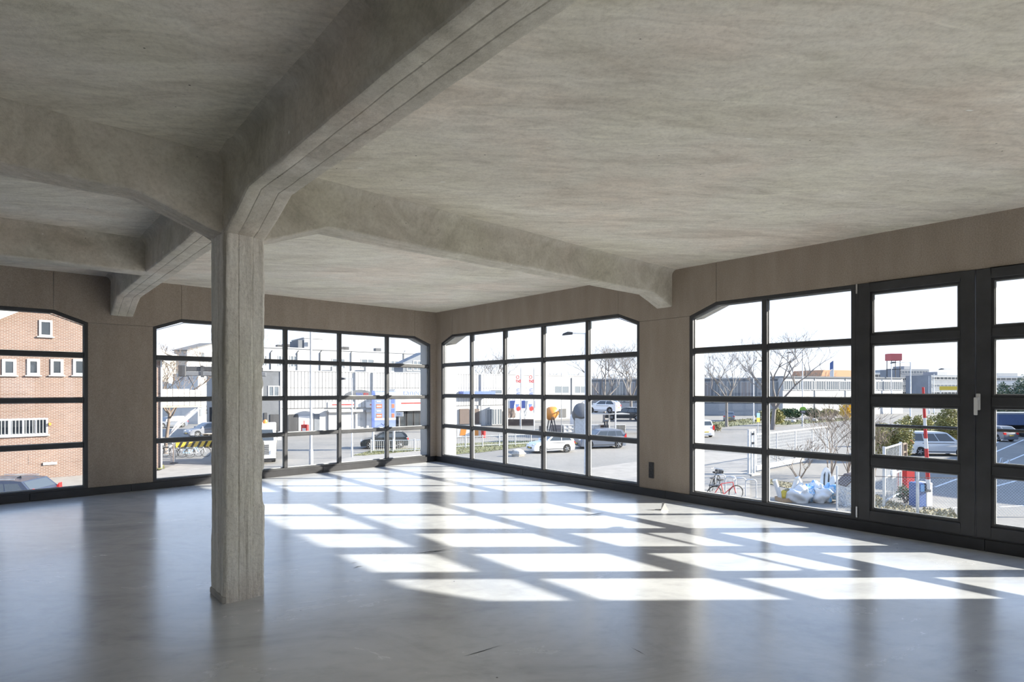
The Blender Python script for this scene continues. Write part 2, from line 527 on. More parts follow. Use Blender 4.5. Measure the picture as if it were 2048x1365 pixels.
C0, C1 = 4.732, 9.545
D0_, D1_ = -0.873, 3.957
B0, B1 = 1.629, 6.461
A0, A1 = -3.97, 0.862
wall('wall_right', mapR, YB, YL + TH, [(-6.473, -2.609), (D0_, D1_), (C0, C1)], HEAD_R, SPR_R, SILL_R, 'brown grey lined wall with wide glazed bays, right')
wall('wall_left', mapL, XW, XR + 0.02, [(-9.57, -4.74), (A0, A1), (B0, B1)], HEAD_L, SPR_L, SILL_L, 'brown grey lined wall with wide glazed bays, left')
# exterior pier at the corner and the storey below
tag(MB().box(XW - .3, XR + TH, YB - .3, YL + TH, G, -0.30).build('wall_below', 'white_render'), 'storey below the room', kind='structure')
wall('wall_back', mapB, XW, XR + 0.02, [(A0, A1), (B0, B1)], HEAD_L, SPR_L, SILL_L, 'unseen lined wall behind the camera, glazed bays added for fill light')  # openings in this unseen wall are added to light the column front
tag(MB().box(XW - .3, XW, YB, YL, 0, CEIL).build('wall_end', 'white_render'), 'plain end wall far left', kind='structure')

# ---- glazed bays
FT = 0.045    # outer frame face
BW = 0.030    # half of a bar's face
GD0, GD1 = 0.045, 0.065
def clip_cell(a0, a1, z0, z1, t0, t1, head, spr, chl, chr_):
    """rectangle cut by the bay's chamfers"""
    pts = [(a0, z0), (a1, z0)]
    def zmax(t):
        z = z1
        if chl: z = min(z, spr + (t - t0) * (head - spr) / CH)
        if chr_: z = min(z, spr + (t1 - t) * (head - spr) / CH)
        return z
    brk = sorted([t for t in (t0 + CH - (head - z1) * CH / (head - spr), t1 - CH + (head - z1) * CH / (head - spr)) if a0 < t < a1], reverse=True)
    pts.append((a1, zmax(a1)))
    for t in brk: pts.append((t, zmax(t)))
    pts.append((a0, zmax(a0)))
    return pts

def bay(name, mp, t0, t1, mull, rows, head, spr, sill, chl=True, chr_=True, label='', low=True):
    w = empty(name, (0, 0, 0)); tag(w, label, kind='structure')
    out = clip_cell(t0, t1, sill, head, t0, t1, head, spr, chl, chr_)
    # frame ring
    mb = MB()
    k = len(out)
    cx_ = (t0 + t1) / 2; cz = (sill + head) / 2
    inn = []
    for i in range(k):
        p0 = Vector(out[i - 1]); p1 = Vector(out[i]); p2 = Vector(out[(i + 1) % k])
        e1 = (p1 - p0).normalized(); e2 = (p2 - p1).normalized()
        n1 = Vector((-e1.y, e1.x)); n2 = Vector((-e2.y, e2.x))
        bis = (n1 + n2).normalized()
        inn.append(p1 + bis * (FT / max(0.3, bis.dot(n1))))
    for d0, d1 in ((0.0, 0.09),):
        vs = [mp(*p, d0) for p in out] + [mp(p[0], p[1], d0) for p in inn] + [mp(*p, d1) for p in out] + [mp(p[0], p[1], d1) for p in inn]
        fs = []
        for i in range(k):
            j = (i + 1) % k
            fs += [(i, j, k + j, k + i), (2 * k + i, 3 * k + i, 3 * k + j, 2 * k + j), (i, 2 * k + i, 2 * k + j, j), (k + i, k + j, 3 * k + j, 3 * k + i)]
        mb.add(vs, fs)
    mb.build('frame', 'frame_black', w, bevel=0.004)
    ts = [t0] + list(mull) + [t1]
    zs = [sill] + list(rows) + [head]
    for t in mull:
        b_ = MB().prism([(t - BW, sill + FT), (t + BW, sill + FT), (t + BW, head - FT), (t - BW, head - FT)], 0.004, 0.085, mp)
        b_.build('mullion', 'frame_black', w, bevel=0.004)
    for z in rows:
        for i in range(len(ts) - 1):
            a, c = ts[i] + (BW if i else FT), ts[i + 1] - (BW if i < len(ts) - 2 else FT)
            MB().prism([(a, z - BW), (c, z - BW), (c, z + BW), (a, z + BW)], 0.008, 0.08, mp).build('transom', 'frame_black', w, bevel=0.004)
    for i in range(len(ts) - 1):
        for j in range(len(zs) - 1):
            a, c = ts[i] + (BW if i else FT), ts[i + 1] - (BW if i < len(ts) - 2 else FT)
            za, zc = zs[j] + (BW if j else FT), zs[j + 1] - (BW if j < len(zs) - 2 else FT)
            poly = clip_cell(a, c, za, zc, t0 + FT, t1 - FT, head - FT, spr - FT * 0.8, chl, chr_)
            pn = MB().prism(poly, GD0, GD1, mp).build('pane', 'glass', w)
            # glazing bead: pale metal spacer just around the pane
            bd = MB()
            q = [Vector(p) for p in poly]; kk = len(q); cen = sum(q, Vector((0, 0))) / kk
            for x in range(kk):
                p1, p2 = q[x], q[(x + 1) % kk]
                e = (p2 - p1); nn = Vector((-e.y, e.x)).normalized() * 0.010
                if (cen - p1).dot(nn) < 0: nn = -nn
                bd.prism([tuple(p1), tuple(p2), tuple(p2 + nn), tuple(p1 + nn)], GD0 + 0.001, GD1 - 0.001, mp)
            bd.build('spacer', 'spacer', pn)
    return w

ROW_R = (0.733, 1.338, 1.957)
ROW_L = (0.700, 1.314, 1.932)
bay('window_1', mapL, A0, A1, [A0 + 0.966 * i for i in (1, 2, 3, 4)], ROW_L, HEAD_L, SPR_L, SILL_L, label='black framed grid window toward the brick house')
bay('window_2', mapL, B0, B1, [B0 + 0.966 * i for i in (1, 2, 3, 4)], ROW_L, HEAD_L, SPR_L, SILL_L, label='black framed grid window left of the room corner')
bay('window_3', mapR, C0, C1, [C0 + 0.9625 * i for i in (1, 2, 3, 4)], ROW_R, HEAD_R, SPR_R, SILL_R, label='black framed grid window right of the room corner')
bay('window_4', mapR, 2.035, D1_, [2.992], ROW_R, HEAD_R, SPR_R, SILL_R, chl=False, label='black framed fixed window beside the glazed doors')
bay('window_5', mapR, D0_, 0.085, [], ROW_R, HEAD_R, SPR_R, SILL_R, chr_=False, label='black framed fixed window past the glazed doors')
bay('window_6', mapL, -9.57, -4.74, [-9.57 + 0.966 * i for i in (1, 2, 3, 4)], ROW_L, HEAD_L, SPR_L, SILL_L, label='black framed grid window far left')

bay('window_7', mapR, -6.473, -2.609, [-6.473 + 0.966 * i for i in (1, 2, 3)], ROW_R, HEAD_R, SPR_R, SILL_R, label='black framed grid window added out of view beside the camera for fill light')  # added unseen bay: sun bounced off its floor brightens column and ceiling
for i_, (a_, c_) in enumerate(((A0, A1), (B0, B1))):
    bay('window_%d' % (8 + i_), mapB, a_, c_, [a_ + 0.966 * i for i in (1, 2, 3, 4)], ROW_L, HEAD_L, SPR_L, SILL_L, label='black framed grid window added behind the camera for fill light, bay %d' % (i_ + 1))  # added windows, daylight from behind for the column and left pier

def door(name, t0, t1, label, handle):
    w = empty(name); tag(w, label, kind='structure')
    z0, z1 = 0.115, HEAD_R - 0.004
    s = 0.105; top = 0.09; bot = 0.105
    mb = MB()
    for (a, c, x, y) in ((t0, t0 + s, z0, z1), (t1 - s, t1, z0, z1), (t0 + s, t1 - s, z0, z0 + bot), (t0 + s, t1 - s, z1 - top, z1)):
        mb.prism([(a, x), (c, x), (c, y), (a, y)], -0.012, 0.075, mapR)
    mb.build('leaf_frame', 'frame_black', w, bevel=0.004)
    zz = [z0 + bot, 0.727, 1.345, 1.972, z1 - top]
    for z in zz[1:-1]:
        MB().prism([(t0 + s, z - .04), (t1 - s, z - .04), (t1 - s, z + .04), (t0 + s, z + .04)], 0.0, 0.07, mapR).build('rail', 'frame_black', w, bevel=0.004)
    for j in range(4):
        a, c = zz[j] + (0.04 if j else 0), zz[j + 1] - (0.04 if j < 3 else 0)
        # inner bead
        bd = MB()
        e = 0.022
        for (x0, x1, y0, y1) in ((t0 + s, t1 - s, a, a + e), (t0 + s, t1 - s, c - e, c), (t0 + s, t0 + s + e, a + e, c - e), (t1 - s - e, t1 - s, a + e, c - e)):
            bd.prism([(x0, y0), (x1, y0), (x1, y1), (x0, y1)], 0.012, 0.06, mapR)
        bd.build('glazing_bead', 'frame_black', w)
        p = MB().prism([(t0 + s + e, a + e), (t1 - s - e, a + e), (t1 - s - e, c - e), (t0 + s + e, c - e)], 0.03, 0.05, mapR).build('pane', 'glass', w)
        sp = MB()
        for (x0, x1, y0, y1) in ((t0 + s + e, t1 - s - e, a + e, a + e + .01), (t0 + s + e, t1 - s - e, c - e - .01, c - e), (t0 + s + e, t0 + s + e + .01, a + e + .01, c - e - .01), (t1 - s - e - .01, t1 - s - e, a + e + .01, c - e - .01)):
            sp.prism([(x0, y0), (x1, y0), (x1, y1), (x0, y1)], 0.032, 0.048, mapR)
        sp.build('spacer', 'spacer', p)
    if handle is not None:
        h = MB()
        h.prism([(handle - .016, 1.27), (handle + .016, 1.27), (handle + .016, 1.42), (handle - .016, 1.42)], -0.024, -0.012, mapR)
        hh = h.build('handle', 'white_plastic', w, bevel=0.005)
        h2 = MB().prism([(handle - .012, 1.36), (handle + .012, 1.36), (handle + .012, 1.39), (handle - .012, 1.39)], -0.055, -0.024, mapR)
        h2.prism([(handle - .002, 1.225), (handle + .024, 1.225), (handle + .024, 1.385), (handle - .002, 1.385)], -0.07, -0.052, mapR)
        h2.build('lever', 'white_plastic', hh, bevel=0.004)
    return w
d1 = door('door_1', 1.060, 2.010, 'black glazed balcony door nearest the fixed window', None)
d2 = door('door_2', 0.100, 1.054, 'black glazed balcony door with a pale lever handle', 1.036)
for z0, z1 in ((0.135, 0.245), (2.45, 2.55)):
    mb = MB().tube([mapR(2.020, z0, -0.018), mapR(2.020, z1, -0.018)], 0.0085, 8)
    mb.tube([mapR(2.020, z0 + .03, -0.018), mapR(2.020, z0 + .033, -0.018)], 0.011, 8)
    mb.build('hinge', 'steel', d1)
# door lining around the pair
mb = MB()
for (a, c, x, y) in ((2.008, 2.037, 0.10, HEAD_R), (0.083, 0.102, 0.10, HEAD_R), (0.102, 2.008, 0.10, 0.115)):
    mb.prism([(a, x), (c, x), (c, y), (a, y)], 0.0, 0.09, mapR)
tag(mb.build('trim_1', 'frame_black'), 'black door lining around the glazed doors', kind='structure')

# balustrade rail outside the doors
r = empty('balcony_rail', (XR + 0.26, 1.05, 1.08), 0, 'thin dark balcony rail across the outside of the glazed doors', 'rail')
MB().tube([(0, -0.97, 0), (0, 0.95, 0)], 0.016, 8).build('bar', 'frame_black', r)
for y in (-0.97, 0.95):
    MB().box(-0.19, 0.02, y - 0.012, y + 0.012, -0.02, 0.02).build('bracket', 'frame_black', r)

# skirting: each length a piece
def skirting(name, mp, cuts, label):
    w = empty(name); tag(w, label, kind='structure')
    for a, c in zip(cuts[:-1], cuts[1:]):
        MB().prism([(a + .0015, 0), (c - .0015, 0), (c - .0015, 0.105), (a + .0015, 0.105)], -0.022, -0.0, mp).build('board', 'skirting_black', w, bevel=0.003)
skirting('baseboard_right', mapR, [YB, 0.99, 4.30, 7.10, YL], 'black skirting along the right wall')
skirting('baseboard_left', mapL, [XW, -3.2, 0.25, 1.36, 4.2, XR - .022], 'black skirting along the left wall')

# ---- beams and column
random.seed(4)
def beam(name, label, axis, ca, half, a0, a1, zb, stops, mat='conc_beam', seed=0, grooves=(-0.35, 0.3), fil=0.07):
    """axis 'x' or 'y'; ca = centre on the other axis; zb(t) = soffit height; stops = break points"""
    L = a1 - a0
    n = int(L / 0.12)
    ts = sorted(set([round(a0 + L * i / n, 4) for i in range(n + 1)] + [t for t in stops if a0 <= t <= a1] + [t + 0.05 for t in stops if a0 <= t + .05 <= a1]))
    mb = MB(); vs = []; fs = []
    for t in ts:
        z = zb(t)
        pr = []
        # left flank top fillet
        for k in range(5):
            a = rad(90 * k / 4)
            pr.append((-half - fil * (1 - math.sin(a)), CEIL + 0.002 - fil * (1 - math.cos(a))))
        for k in (0.3, 0.6, 0.85): pr.append((-half, CEIL - fil - (CEIL - fil - z - 0.03) * k))
        r_ = 0.022
        for k in range(4):
            a = rad(90 * k / 3)
            pr.append((-half + r_ * (1 - math.cos(a)), z + r_ * (1 - math.sin(a))))
        for gq in grooves:
            gx = gq * half
            gd = 0.003 + 0.003 * noise.noise(Vector((t * 2.5, gq * 5, seed))); pr += [(gx - 0.0045, z + 0.0003), (gx, z + max(0.0008, gd)), (gx + 0.0045, z - 0.0005)]
        full = pr + []
        right = []
        for k in range(4):
            a = rad(90 - 90 * k / 3)
            right.append((half - r_ * (1 - math.cos(a)), z + r_ * (1 - math.sin(a))))
        for k in (0.85, 0.6, 0.3): right.append((half, CEIL - fil - (CEIL - fil - z - 0.03) * k))
        for k in range(5):
            a = rad(90 - 90 * k / 4)
            right.append((half + fil * (1 - math.sin(a)), CEIL + 0.002 - fil * (1 - math.cos(a))))
        full = pr + right
        for p, q in full:
            w = Vector((t * 1.3, p * 3 + seed * 7, q * 3))
            dp = 0.007 * noise.noise(w) + 0.004 * noise.noise(w * 5)
            dq = 0.006 * noise.noise(w + Vector((9, 9, 9))) + 0.003 * noise.noise(w * 6)
            if q > CEIL - 0.001: dp = dq = 0
            xx = ca + p + dp; zz = min(q + dq, CEIL + 0.002)
            vs.append((t, xx, zz) if axis == 'x' else (xx, t, zz))
    m_ = len(full)
    for i in range(len(ts) - 1):
        for j in range(m_ - 1):
            fs.append((i * m_ + j, i * m_ + j + 1, (i + 1) * m_ + j + 1, (i + 1) * m_ + j))
        fs.append((i * m_ + m_ - 1, i * m_, (i + 1) * m_, (i + 1) * m_ + m_ - 1))
    fs.append(list(range(m_))[::-1]); fs.append(list(range((len(ts) - 1) * m_, len(ts) * m_)))
    mb.add(vs, fs)
    o = mb.build(name, mat, smooth=28)
    return tag(o, label, 'beam', 'concrete ceiling beams')

SOF, LOW = 2.70, 2.515
COLX, COLY = 1.245, 4.335
def zx(t):
    z = SOF
    for c0, h in ((COLX, 0.135), ):
        d = abs(t - c0) - h
        if d < 0.49: z = min(z, LOW + (SOF - LOW) * max(0, d) / 0.49)
    d = XR - t
    if d < 0.40: z = min(z, 2.555 + (SOF - 2.555) * max(0, d) / 0.40)
    return z
def zy(t):
    z = SOF
    d = abs(t - COLY) - 0.165
    if d < 0.48: z = min(z, LOW + (SOF - LOW) * max(0, d) / 0.48)
    d = YL - t
    if d < 0.56: z = min(z, 2.505 + (SOF - 2.505) * max(0, d) / 0.56)
    return z
beam('ceiling_beam', 'concrete cross beam running over the column to the right wall', 'x', 4.335, 0.125, XW, XR - 0.001, zx, [COLX - .625, COLX + .625, XR - .4], seed=1, grooves=(-0.3, 0.35))
beam('ceiling_beam', 'wide board-marked concrete beam running over the column to the left wall', 'y', 1.250, 0.135, YB, YL - 0.001, zy, [COLY - .645, COLY + .645, YL - .56], seed=2, grooves=(-0.38, 0.38))
beam('ceiling_beam', 'short concrete beam between column and left wall, behind the cross beam', 'x', 7.20, 0.115, XW, 1.13, lambda t: 2.70, [], seed=3, grooves=())

def column():
    root = empty('concrete_column', (COLX, COLY, 0), 0, 'rough board-marked concrete column standing in the middle of the room', 'column')
    hx, hy_ = 0.135, 0.165
    per = []
    def face(p0, p1, boards):
        """points along one face with joints between boards"""
        p0, p1 = Vector(p0), Vector(p1); e = p1 - p0; n = Vector((e.y, -e.x)).normalized()
        pts = []
        for i in range(len(boards) - 1):
            a, b = boards[i], boards[i + 1]
            off = [0.0, 0.0025, -0.001, 0.002][i % 4]
            k = 5
            for q in range(k + 1):
                t = a + (b - a) * (0.06 + 0.88 * q / k)
                pts.append((p0 + e * t + n * off, n))
            if i < len(boards) - 2: pts.append((p0 + e * b - n * 0.0035, n))
        return pts
    c_ = 0.012
    per += face((-hx + c_, -hy_), (hx - c_, -hy_), [0, 0.33, 0.70, 1])
    per += face((hx, -hy_ + c_), (hx, hy_ - c_), [0, 0.4, 1])
    per += face((hx - c_, hy_), (-hx + c_, hy_), [0, 0.5, 1])
    per += face((-hx, hy_ - c_), (-hx, -hy_ + c_), [0, 0.35, 0.62, 1])
    N = len(per); K = 150; ZT = LOW + 0.03
    vs = []; fs = []
    for k in range(K + 1):
        z = ZT * k / K
        for (p, n) in per:
            w = Vector((p.x * 6, p.y * 6, z * 2.2))
            d = 0.006 * noise.noise(w) + 0.0035 * noise.noise(w * 4.5) + 0.002 * noise.noise(w * 13)
            # broken arrises on the right hand edge
            er = min(abs(p.x - hx) + abs(p.y + hy_), 9)
            if er < 0.07:
                ch = noise.noise(Vector((1.7, 0, z * 3.3))) + 0.5 * noise.noise(Vector((5, 1, z * 11)))
                if ch > -0.05: d -= (0.07 - er) * min(0.35, ch + 0.05) * 1.1
            el = min(abs(p.x + hx) + abs(p.y + hy_), 9)
            if el < 0.03: d -= 0.004 * (1 + noise.noise(Vector((2, 9, z * 14))))
            er2 = abs(p.x + hx) + abs(p.y - hy_)
            if er2 < 0.05: d -= 0.006 * max(0, noise.noise(Vector((4, 3, z * 5))))
            vs.append((p.x + n.x * d, p.y + n.y * d, z))
    for k in range(K):
        for j in range(N):
            fs.append((k * N + j, k * N + (j + 1) % N, (k + 1) * N + (j + 1) % N, (k + 1) * N + j))
    fs.append(list(range(N))[::-1]); fs.append(list(range(K * N, (K + 1) * N)))
    MB().add(vs, fs).build('shaft', 'conc_column', root, smooth=35)
    # dark patch of bare render where the skirting was taken off
    mb = MB()
    mb.box(-hx - 0.012, -hx + 0.02, -hy_ + 0.005, hy_ - 0.02, 0, 0.045)
    mb.build('foot_patch', 'stone', root, bevel=0.006)
    return root
column()

# ---- triple wall socket
so = empty('wall_socket', (XR, 4.533, 0.358), rad(0), 'black triple wall socket on the pier between the right windows', 'socket')
MB().box(-0.012, 0, -0.04, 0.04, -0.108, 0.108).build('plate', 'darkgrey', so, bevel=0.003)
for i in (-1, 0, 1):
    mt = Matrix.Translation((-0.012, 0, i * 0.071)) @ Matrix.Rotation(rad(-90), 4, 'Y')
    mb = MB().lathe([(0.028, -0.002), (0.028, 0.003), (0.023, 0.003), (0.021, -0.004), (0.004, -0.006)], 18, mt)
    mb.build('outlet', 'rubber_black', so)
# ---- scuffs in the floor's polish
def fpt(px, py):
    v_ = F * EYE / (py - HOR)
    return Vector((*P(px, v_), 0.0008))
for (a_, b_, c_, w_) in (((829, 1108), (862, 1104), (902, 1099), .010), ((846, 1109), (872, 1104), (893, 1102), .007), ((1170, 1033), (1190, 1029), (1209, 1026), .012), ((1180, 1034), (1196, 1031), (1204, 1030), .008),
                        ((926, 1314), (962, 1304), (1000, 1292), .004), ((705, 1138), (716, 1134), (728, 1133), .006), ((1262, 1296), (1278, 1304), (1292, 1312), .003), ((700, 1128), (709, 1126), (716, 1126), .004)):
    p_ = [fpt(*a_), fpt(*b_), fpt(*c_)]
    e_ = (p_[2] - p_[0]).normalized(); n_ = Vector((-e_.y, e_.x, 0)) * w_
    MB().add([p_[0], p_[1] - n_, p_[2], p_[1] + n_], [(0, 1, 2, 3)]).build('scuff_mark', 'darkgrey', fl)

# ---- scrap of paper on the floor
pp = MB()
pp.add([(0, 0, 0), (0.10, 0.02, 0), (0.045, 0.075, 0.0), (0.055, 0.03, 0.085), (0.03, 0.045, 0.09)], [(0, 1, 3), (1, 2, 4), (1, 4, 3), (2, 0, 4), (0, 3, 4)])
pp.add([(-0.09, 0.03, 0.001), (0, 0, 0.001), (0.02, 0.03, 0.012), (-0.04, 0.06, 0.008)], [(0, 1, 2, 3)])
pp = pp.build('paper_scrap', 'white_paint', loc=(5.90, 3.92, 0.0))
pp.rotation_euler = (0, 0, rad(-40))
tag(pp, 'crumpled scrap of white paper on the sunlit floor', 'paper')

# ================================================================== STREET
def ground_poly(name, pts, z, mat, label=None, kind='structure', th=0.0):
    mb = MB()
    if th: mb.prism(pts, z - th, z, lambda p, q, d: (p, q, d))
    else: mb.add([(x, y, z) for x, y in pts], [list(range(len(pts)))])
    o = mb.build(name, mat)
    return tag(o, label, kind=kind)

gp = MB().box(-500, 600, -300, 800, G - 0.5, G).build('ground', 'asphalt')
tag(gp, 'pale asphalt yard and streets outside', kind='structure')

def gpt(px, py):
    return P(px, VG(py))
ground_poly('pavement', [gpt(-200, 975), gpt(318, 945), gpt(352, 932), gpt(440, 934), gpt(560, 945), gpt(560, 1060), gpt(200, 1100), gpt(-200, 1100)], G + 0.10, 'pavement', 'light paved footway before the brick house', th=0.12)
ground_poly('pavement', [gpt(560, 944), gpt(706, 916), gpt(860, 902), gpt(1000, 940), gpt(1000, 1080), gpt(560, 1080)], G + 0.08, 'pavement', 'light paved footway outside the room corner', th=0.10)
ground_poly('pavement', [gpt(1180, 938), gpt(1420, 905), gpt(1500, 912), gpt(1500, 1060), gpt(1180, 1060)], G + 0.05, 'pavement', 'light paved strip beside the yard gate', th=0.07)

def tuft_patch(name, label, pts, n, h, mat, seed, z=G, kind='stuff'):
    """blades scattered over a polygon given as a fan of triangles"""
    rnd = random.Random(seed)
    mb = MB(); p0 = Vector(pts[0])
    tris = [(p0, Vector(pts[i]), Vector(pts[i + 1])) for i in range(1, len(pts) - 1)]
    ws = [abs((b - a).cross(c - a)) if False else abs((b.x - a.x) * (c.y - a.y) - (b.y - a.y) * (c.x - a.x)) for a, b, c in tris]
    for t in tris:
        mb.add([(p.x, p.y, z + 0.02) for p in t], [(0, 1, 2)])
    for i in range(n):
        a, b, c = rnd.choices(tris, ws)[0]
        r1, r2 = rnd.random(), rnd.random()
        if r1 + r2 > 1: r1, r2 = 1 - r1, 1 - r2
        p = a + (b - a) * r1 + (c - a) * r2
        hh = h * rnd.uniform(0.4, 1.2); an = rnd.uniform(0, 6.28); w = 0.05 + hh * 0.12
        dx, dy = math.cos(an) * w, math.sin(an) * w
        ox, oy = rnd.uniform(-.5, .5) * hh, rnd.uniform(-.5, .5) * hh
        mb.add([(p.x - dx, p.y - dy, z), (p.x + dx, p.y + dy, z), (p.x + ox, p.y + oy, z + hh)], [(0, 1, 2)])
    o = mb.build(name, mat, recalc=False)
    return tag(o, label, 'grass', kind=kind)
tuft_patch('grass_verge', 'short verge of grass by the low railing, before the black car', [gpt(705, 912), gpt(745, 901), gpt(870, 896), gpt(905, 905), gpt(870, 911)], 900, 0.09, 'grass', 1)
tuft_patch('grass_verge', 'long verge of grass under the railing, before the white car', [gpt(895, 900), gpt(900, 889), gpt(1000, 884), gpt(1140, 880), gpt(1140, 885), gpt(1060, 893), gpt(960, 906), gpt(905, 910)], 1500, 0.09, 'grass', 2)
tuft_patch('grass_verge', 'dry grass verge along the kerb, before the long low hall', [gpt(1385, 862), gpt(1395, 848), gpt(1500, 838), gpt(1530, 846)], 600, 0.25, 'grass', 3)
tuft_patch('grass_verge', 'dry leafy strip of ground along the mesh gate', [gpt(1530, 968), gpt(1540, 960), gpt(1690, 985), gpt(1690, 1000), gpt(1640, 990)], 700, 0.07, 'straw', 4)
tuft_patch('grass_verge', 'dry grass bank at the foot of the galvanised yard gate', [gpt(1700, 1045), gpt(1710, 975), gpt(1770, 1000), gpt(1830, 1020), gpt(1900, 1018), gpt(1925, 1045), gpt(1850, 1060)], 900, 0.16, 'straw', 5)
tuft_patch('grass_verge', 'grass strip at the foot of the white band-windowed hall', [gpt(1530, 848), gpt(1562, 843), gpt(1700, 836), gpt(1705, 841), gpt(1570, 851)], 700, 0.25, 'grass', 6)
tuft_patch('grass_tuft', 'green weeds at the foot of the brick house corner', [gpt(308, 944), gpt(312, 939), gpt(326, 938), gpt(330, 942)], 60, 0.2, 'grass', 7, z=G + 0.1)

class Fac:
    """Building whose front runs from (pxa,va) to (pxb,vb); local x along the front, y into it, z up from the street."""
    def __init__(s, name, label, pxa, va, pxb, vb, cat='building', group=None, z=G):
        s.a = Vector(P(pxa, va)); s.b = Vector(P(pxb, vb))
        e = s.b - s.a; s.w = e.length; s.e = e / s.w
        s.z = z
        s.root = empty(name, (s.a.x, s.a.y, z), math.atan2(e.y, e.x), label, cat, group)
    def at(s, px, py):
        d = Vector(P(px, 1.0))
        n = Vector((-s.e.y, s.e.x))
        v = s.a.dot(n) / d.dot(n)
        q = d * v - s.a
        return q.dot(s.e), ZP(py, v) - s.z
    def win(s, x0, x1, z0, z1, fr='white_paint', pane='house_glass', t=0.07, bars=0, barm='white_paint', cross=0, proud=0.06, name='window', sill=False):
        f = MB().ring(x0, x1, z0, z1, t, -proud, 0.05)
        for i in range(bars):
            xx = x0 + (x1 - x0) * (i + 1) / (bars + 1)
            f.box(xx - t / 2, xx + t / 2, -proud, 0.05, z0 + t, z1 - t)
        if sill: f.box(x0 - 0.08, x1 + 0.08, -proud - 0.06, 0.02, z0 - 0.06, z0)
        fo = f.build(name, fr, s.root)
        for i in range(bars + 1):
            a = x0 + (x1 - x0) * i / (bars + 1) + t / 2; c = x0 + (x1 - x0) * (i + 1) / (bars + 1) - t / 2
            MB().box(a, c, -0.02, 0.02, z0 + t, z1 - t).build('pane', pane, fo)
        return fo
    def winpx(s, px0, py0, px1, py1, **k):
        x0, za = s.at(px0, py1); x1, zb = s.at(px1, py0)
        return s.win(x0, x1, za, zb, **k)
    def slabpx(s, name, mat, px0, py0, px1, py1, y0=-0.08, y1=0.05, **k):
        x0, za = s.at(px0, py1); x1, zb = s.at(px1, py0)
        return MB().box(x0, x1, y0, y1, max(0, za), zb).build(name, mat, s.root, **k)

# ---- brick house (left)
W41 = Vector((-24.0, 41.0)); 
def brick_house():
    vL = 41.0 / (-SA * ((-420 - 1024) / F) + CA); vR = 41.0 / (-SA * ((324 - 1024) / F) + CA)
    f = Fac('brick_house', 'brick house with a gable, small square windows and one ribbon window', -420, vL, 324, vR)
    xr, ze = f.at(324, 720)
    xa, za = f.at(118, 585)
    x0, z0 = f.at(0, 634)
    sl = (za - z0) / (xa - x0)
    xl = 0.0; zl = max(3.0, za - sl * (xa - xl))
    MB().prism([(xl, 0), (xr, 0), (xr, ze), (xa, za), (xl, zl)], 0, 6.0).build('wall', 'brick', f.root)
    rf = MB()
    for (p, q, r_, t) in ((xl - .3, zl, xa, za), (xa, za, xr + .35, ze - .1)):
        rf.prism([(p, q + .05), (r_, t + .05), (r_, t + .25), (p, q + .25)], -0.35, 6.3)
    ro = rf.build('roof', 'roof_dark', f.root)
    fb = MB()
    for (p, q, r_, t) in ((xl - .3, zl, xa, za), (xa, za, xr + .35, ze - .1)):
        fb.prism([(p, q - .22), (r_, t - .22), (r_, t + .27), (p, q + .27)], -0.42, -0.36)
    fb.build('fascia', 'white_paint', ro)
    f.winpx(78, 642, 105, 673, t=0.10, sill=True)
    for a, c in ((4, 33), (54, 80), (101, 127), (146, 172), (-48, -20), (-98, -70)):
        f.winpx(a, 719, c, 751, t=0.13, sill=True)
    w = f.winpx(-60, 836, 96, 876, t=0.10, bars=5, sill=True)
    x0, z0 = f.at(-60, 876); x1, z1 = f.at(96, 836)
    for i in range(22):
        xx = x0 + (x1 - x0) * (i + 0.5) / 22
        MB().box(xx - .012, xx + .012, -0.10, -0.07, z0 + .1, z1 - .1).build('bar', 'white_paint', w)
    f.slabpx('vent_plaque', 'white_paint', 86, 924, 114, 931)
    f.slabpx('wall_lamp', 'orange', 97, 846, 102, 851, y0=-0.25)
    f.slabpx('patch', 'brick', 57, 904, 172, 930, y0=-0.012)
    # corner downpipe
    MB().tube([(xr - .05, -.07, 0), (xr - .05, -.07, ze)], 0.05, 8).build('downpipe', 'white_paint', f.root)
brick_house()

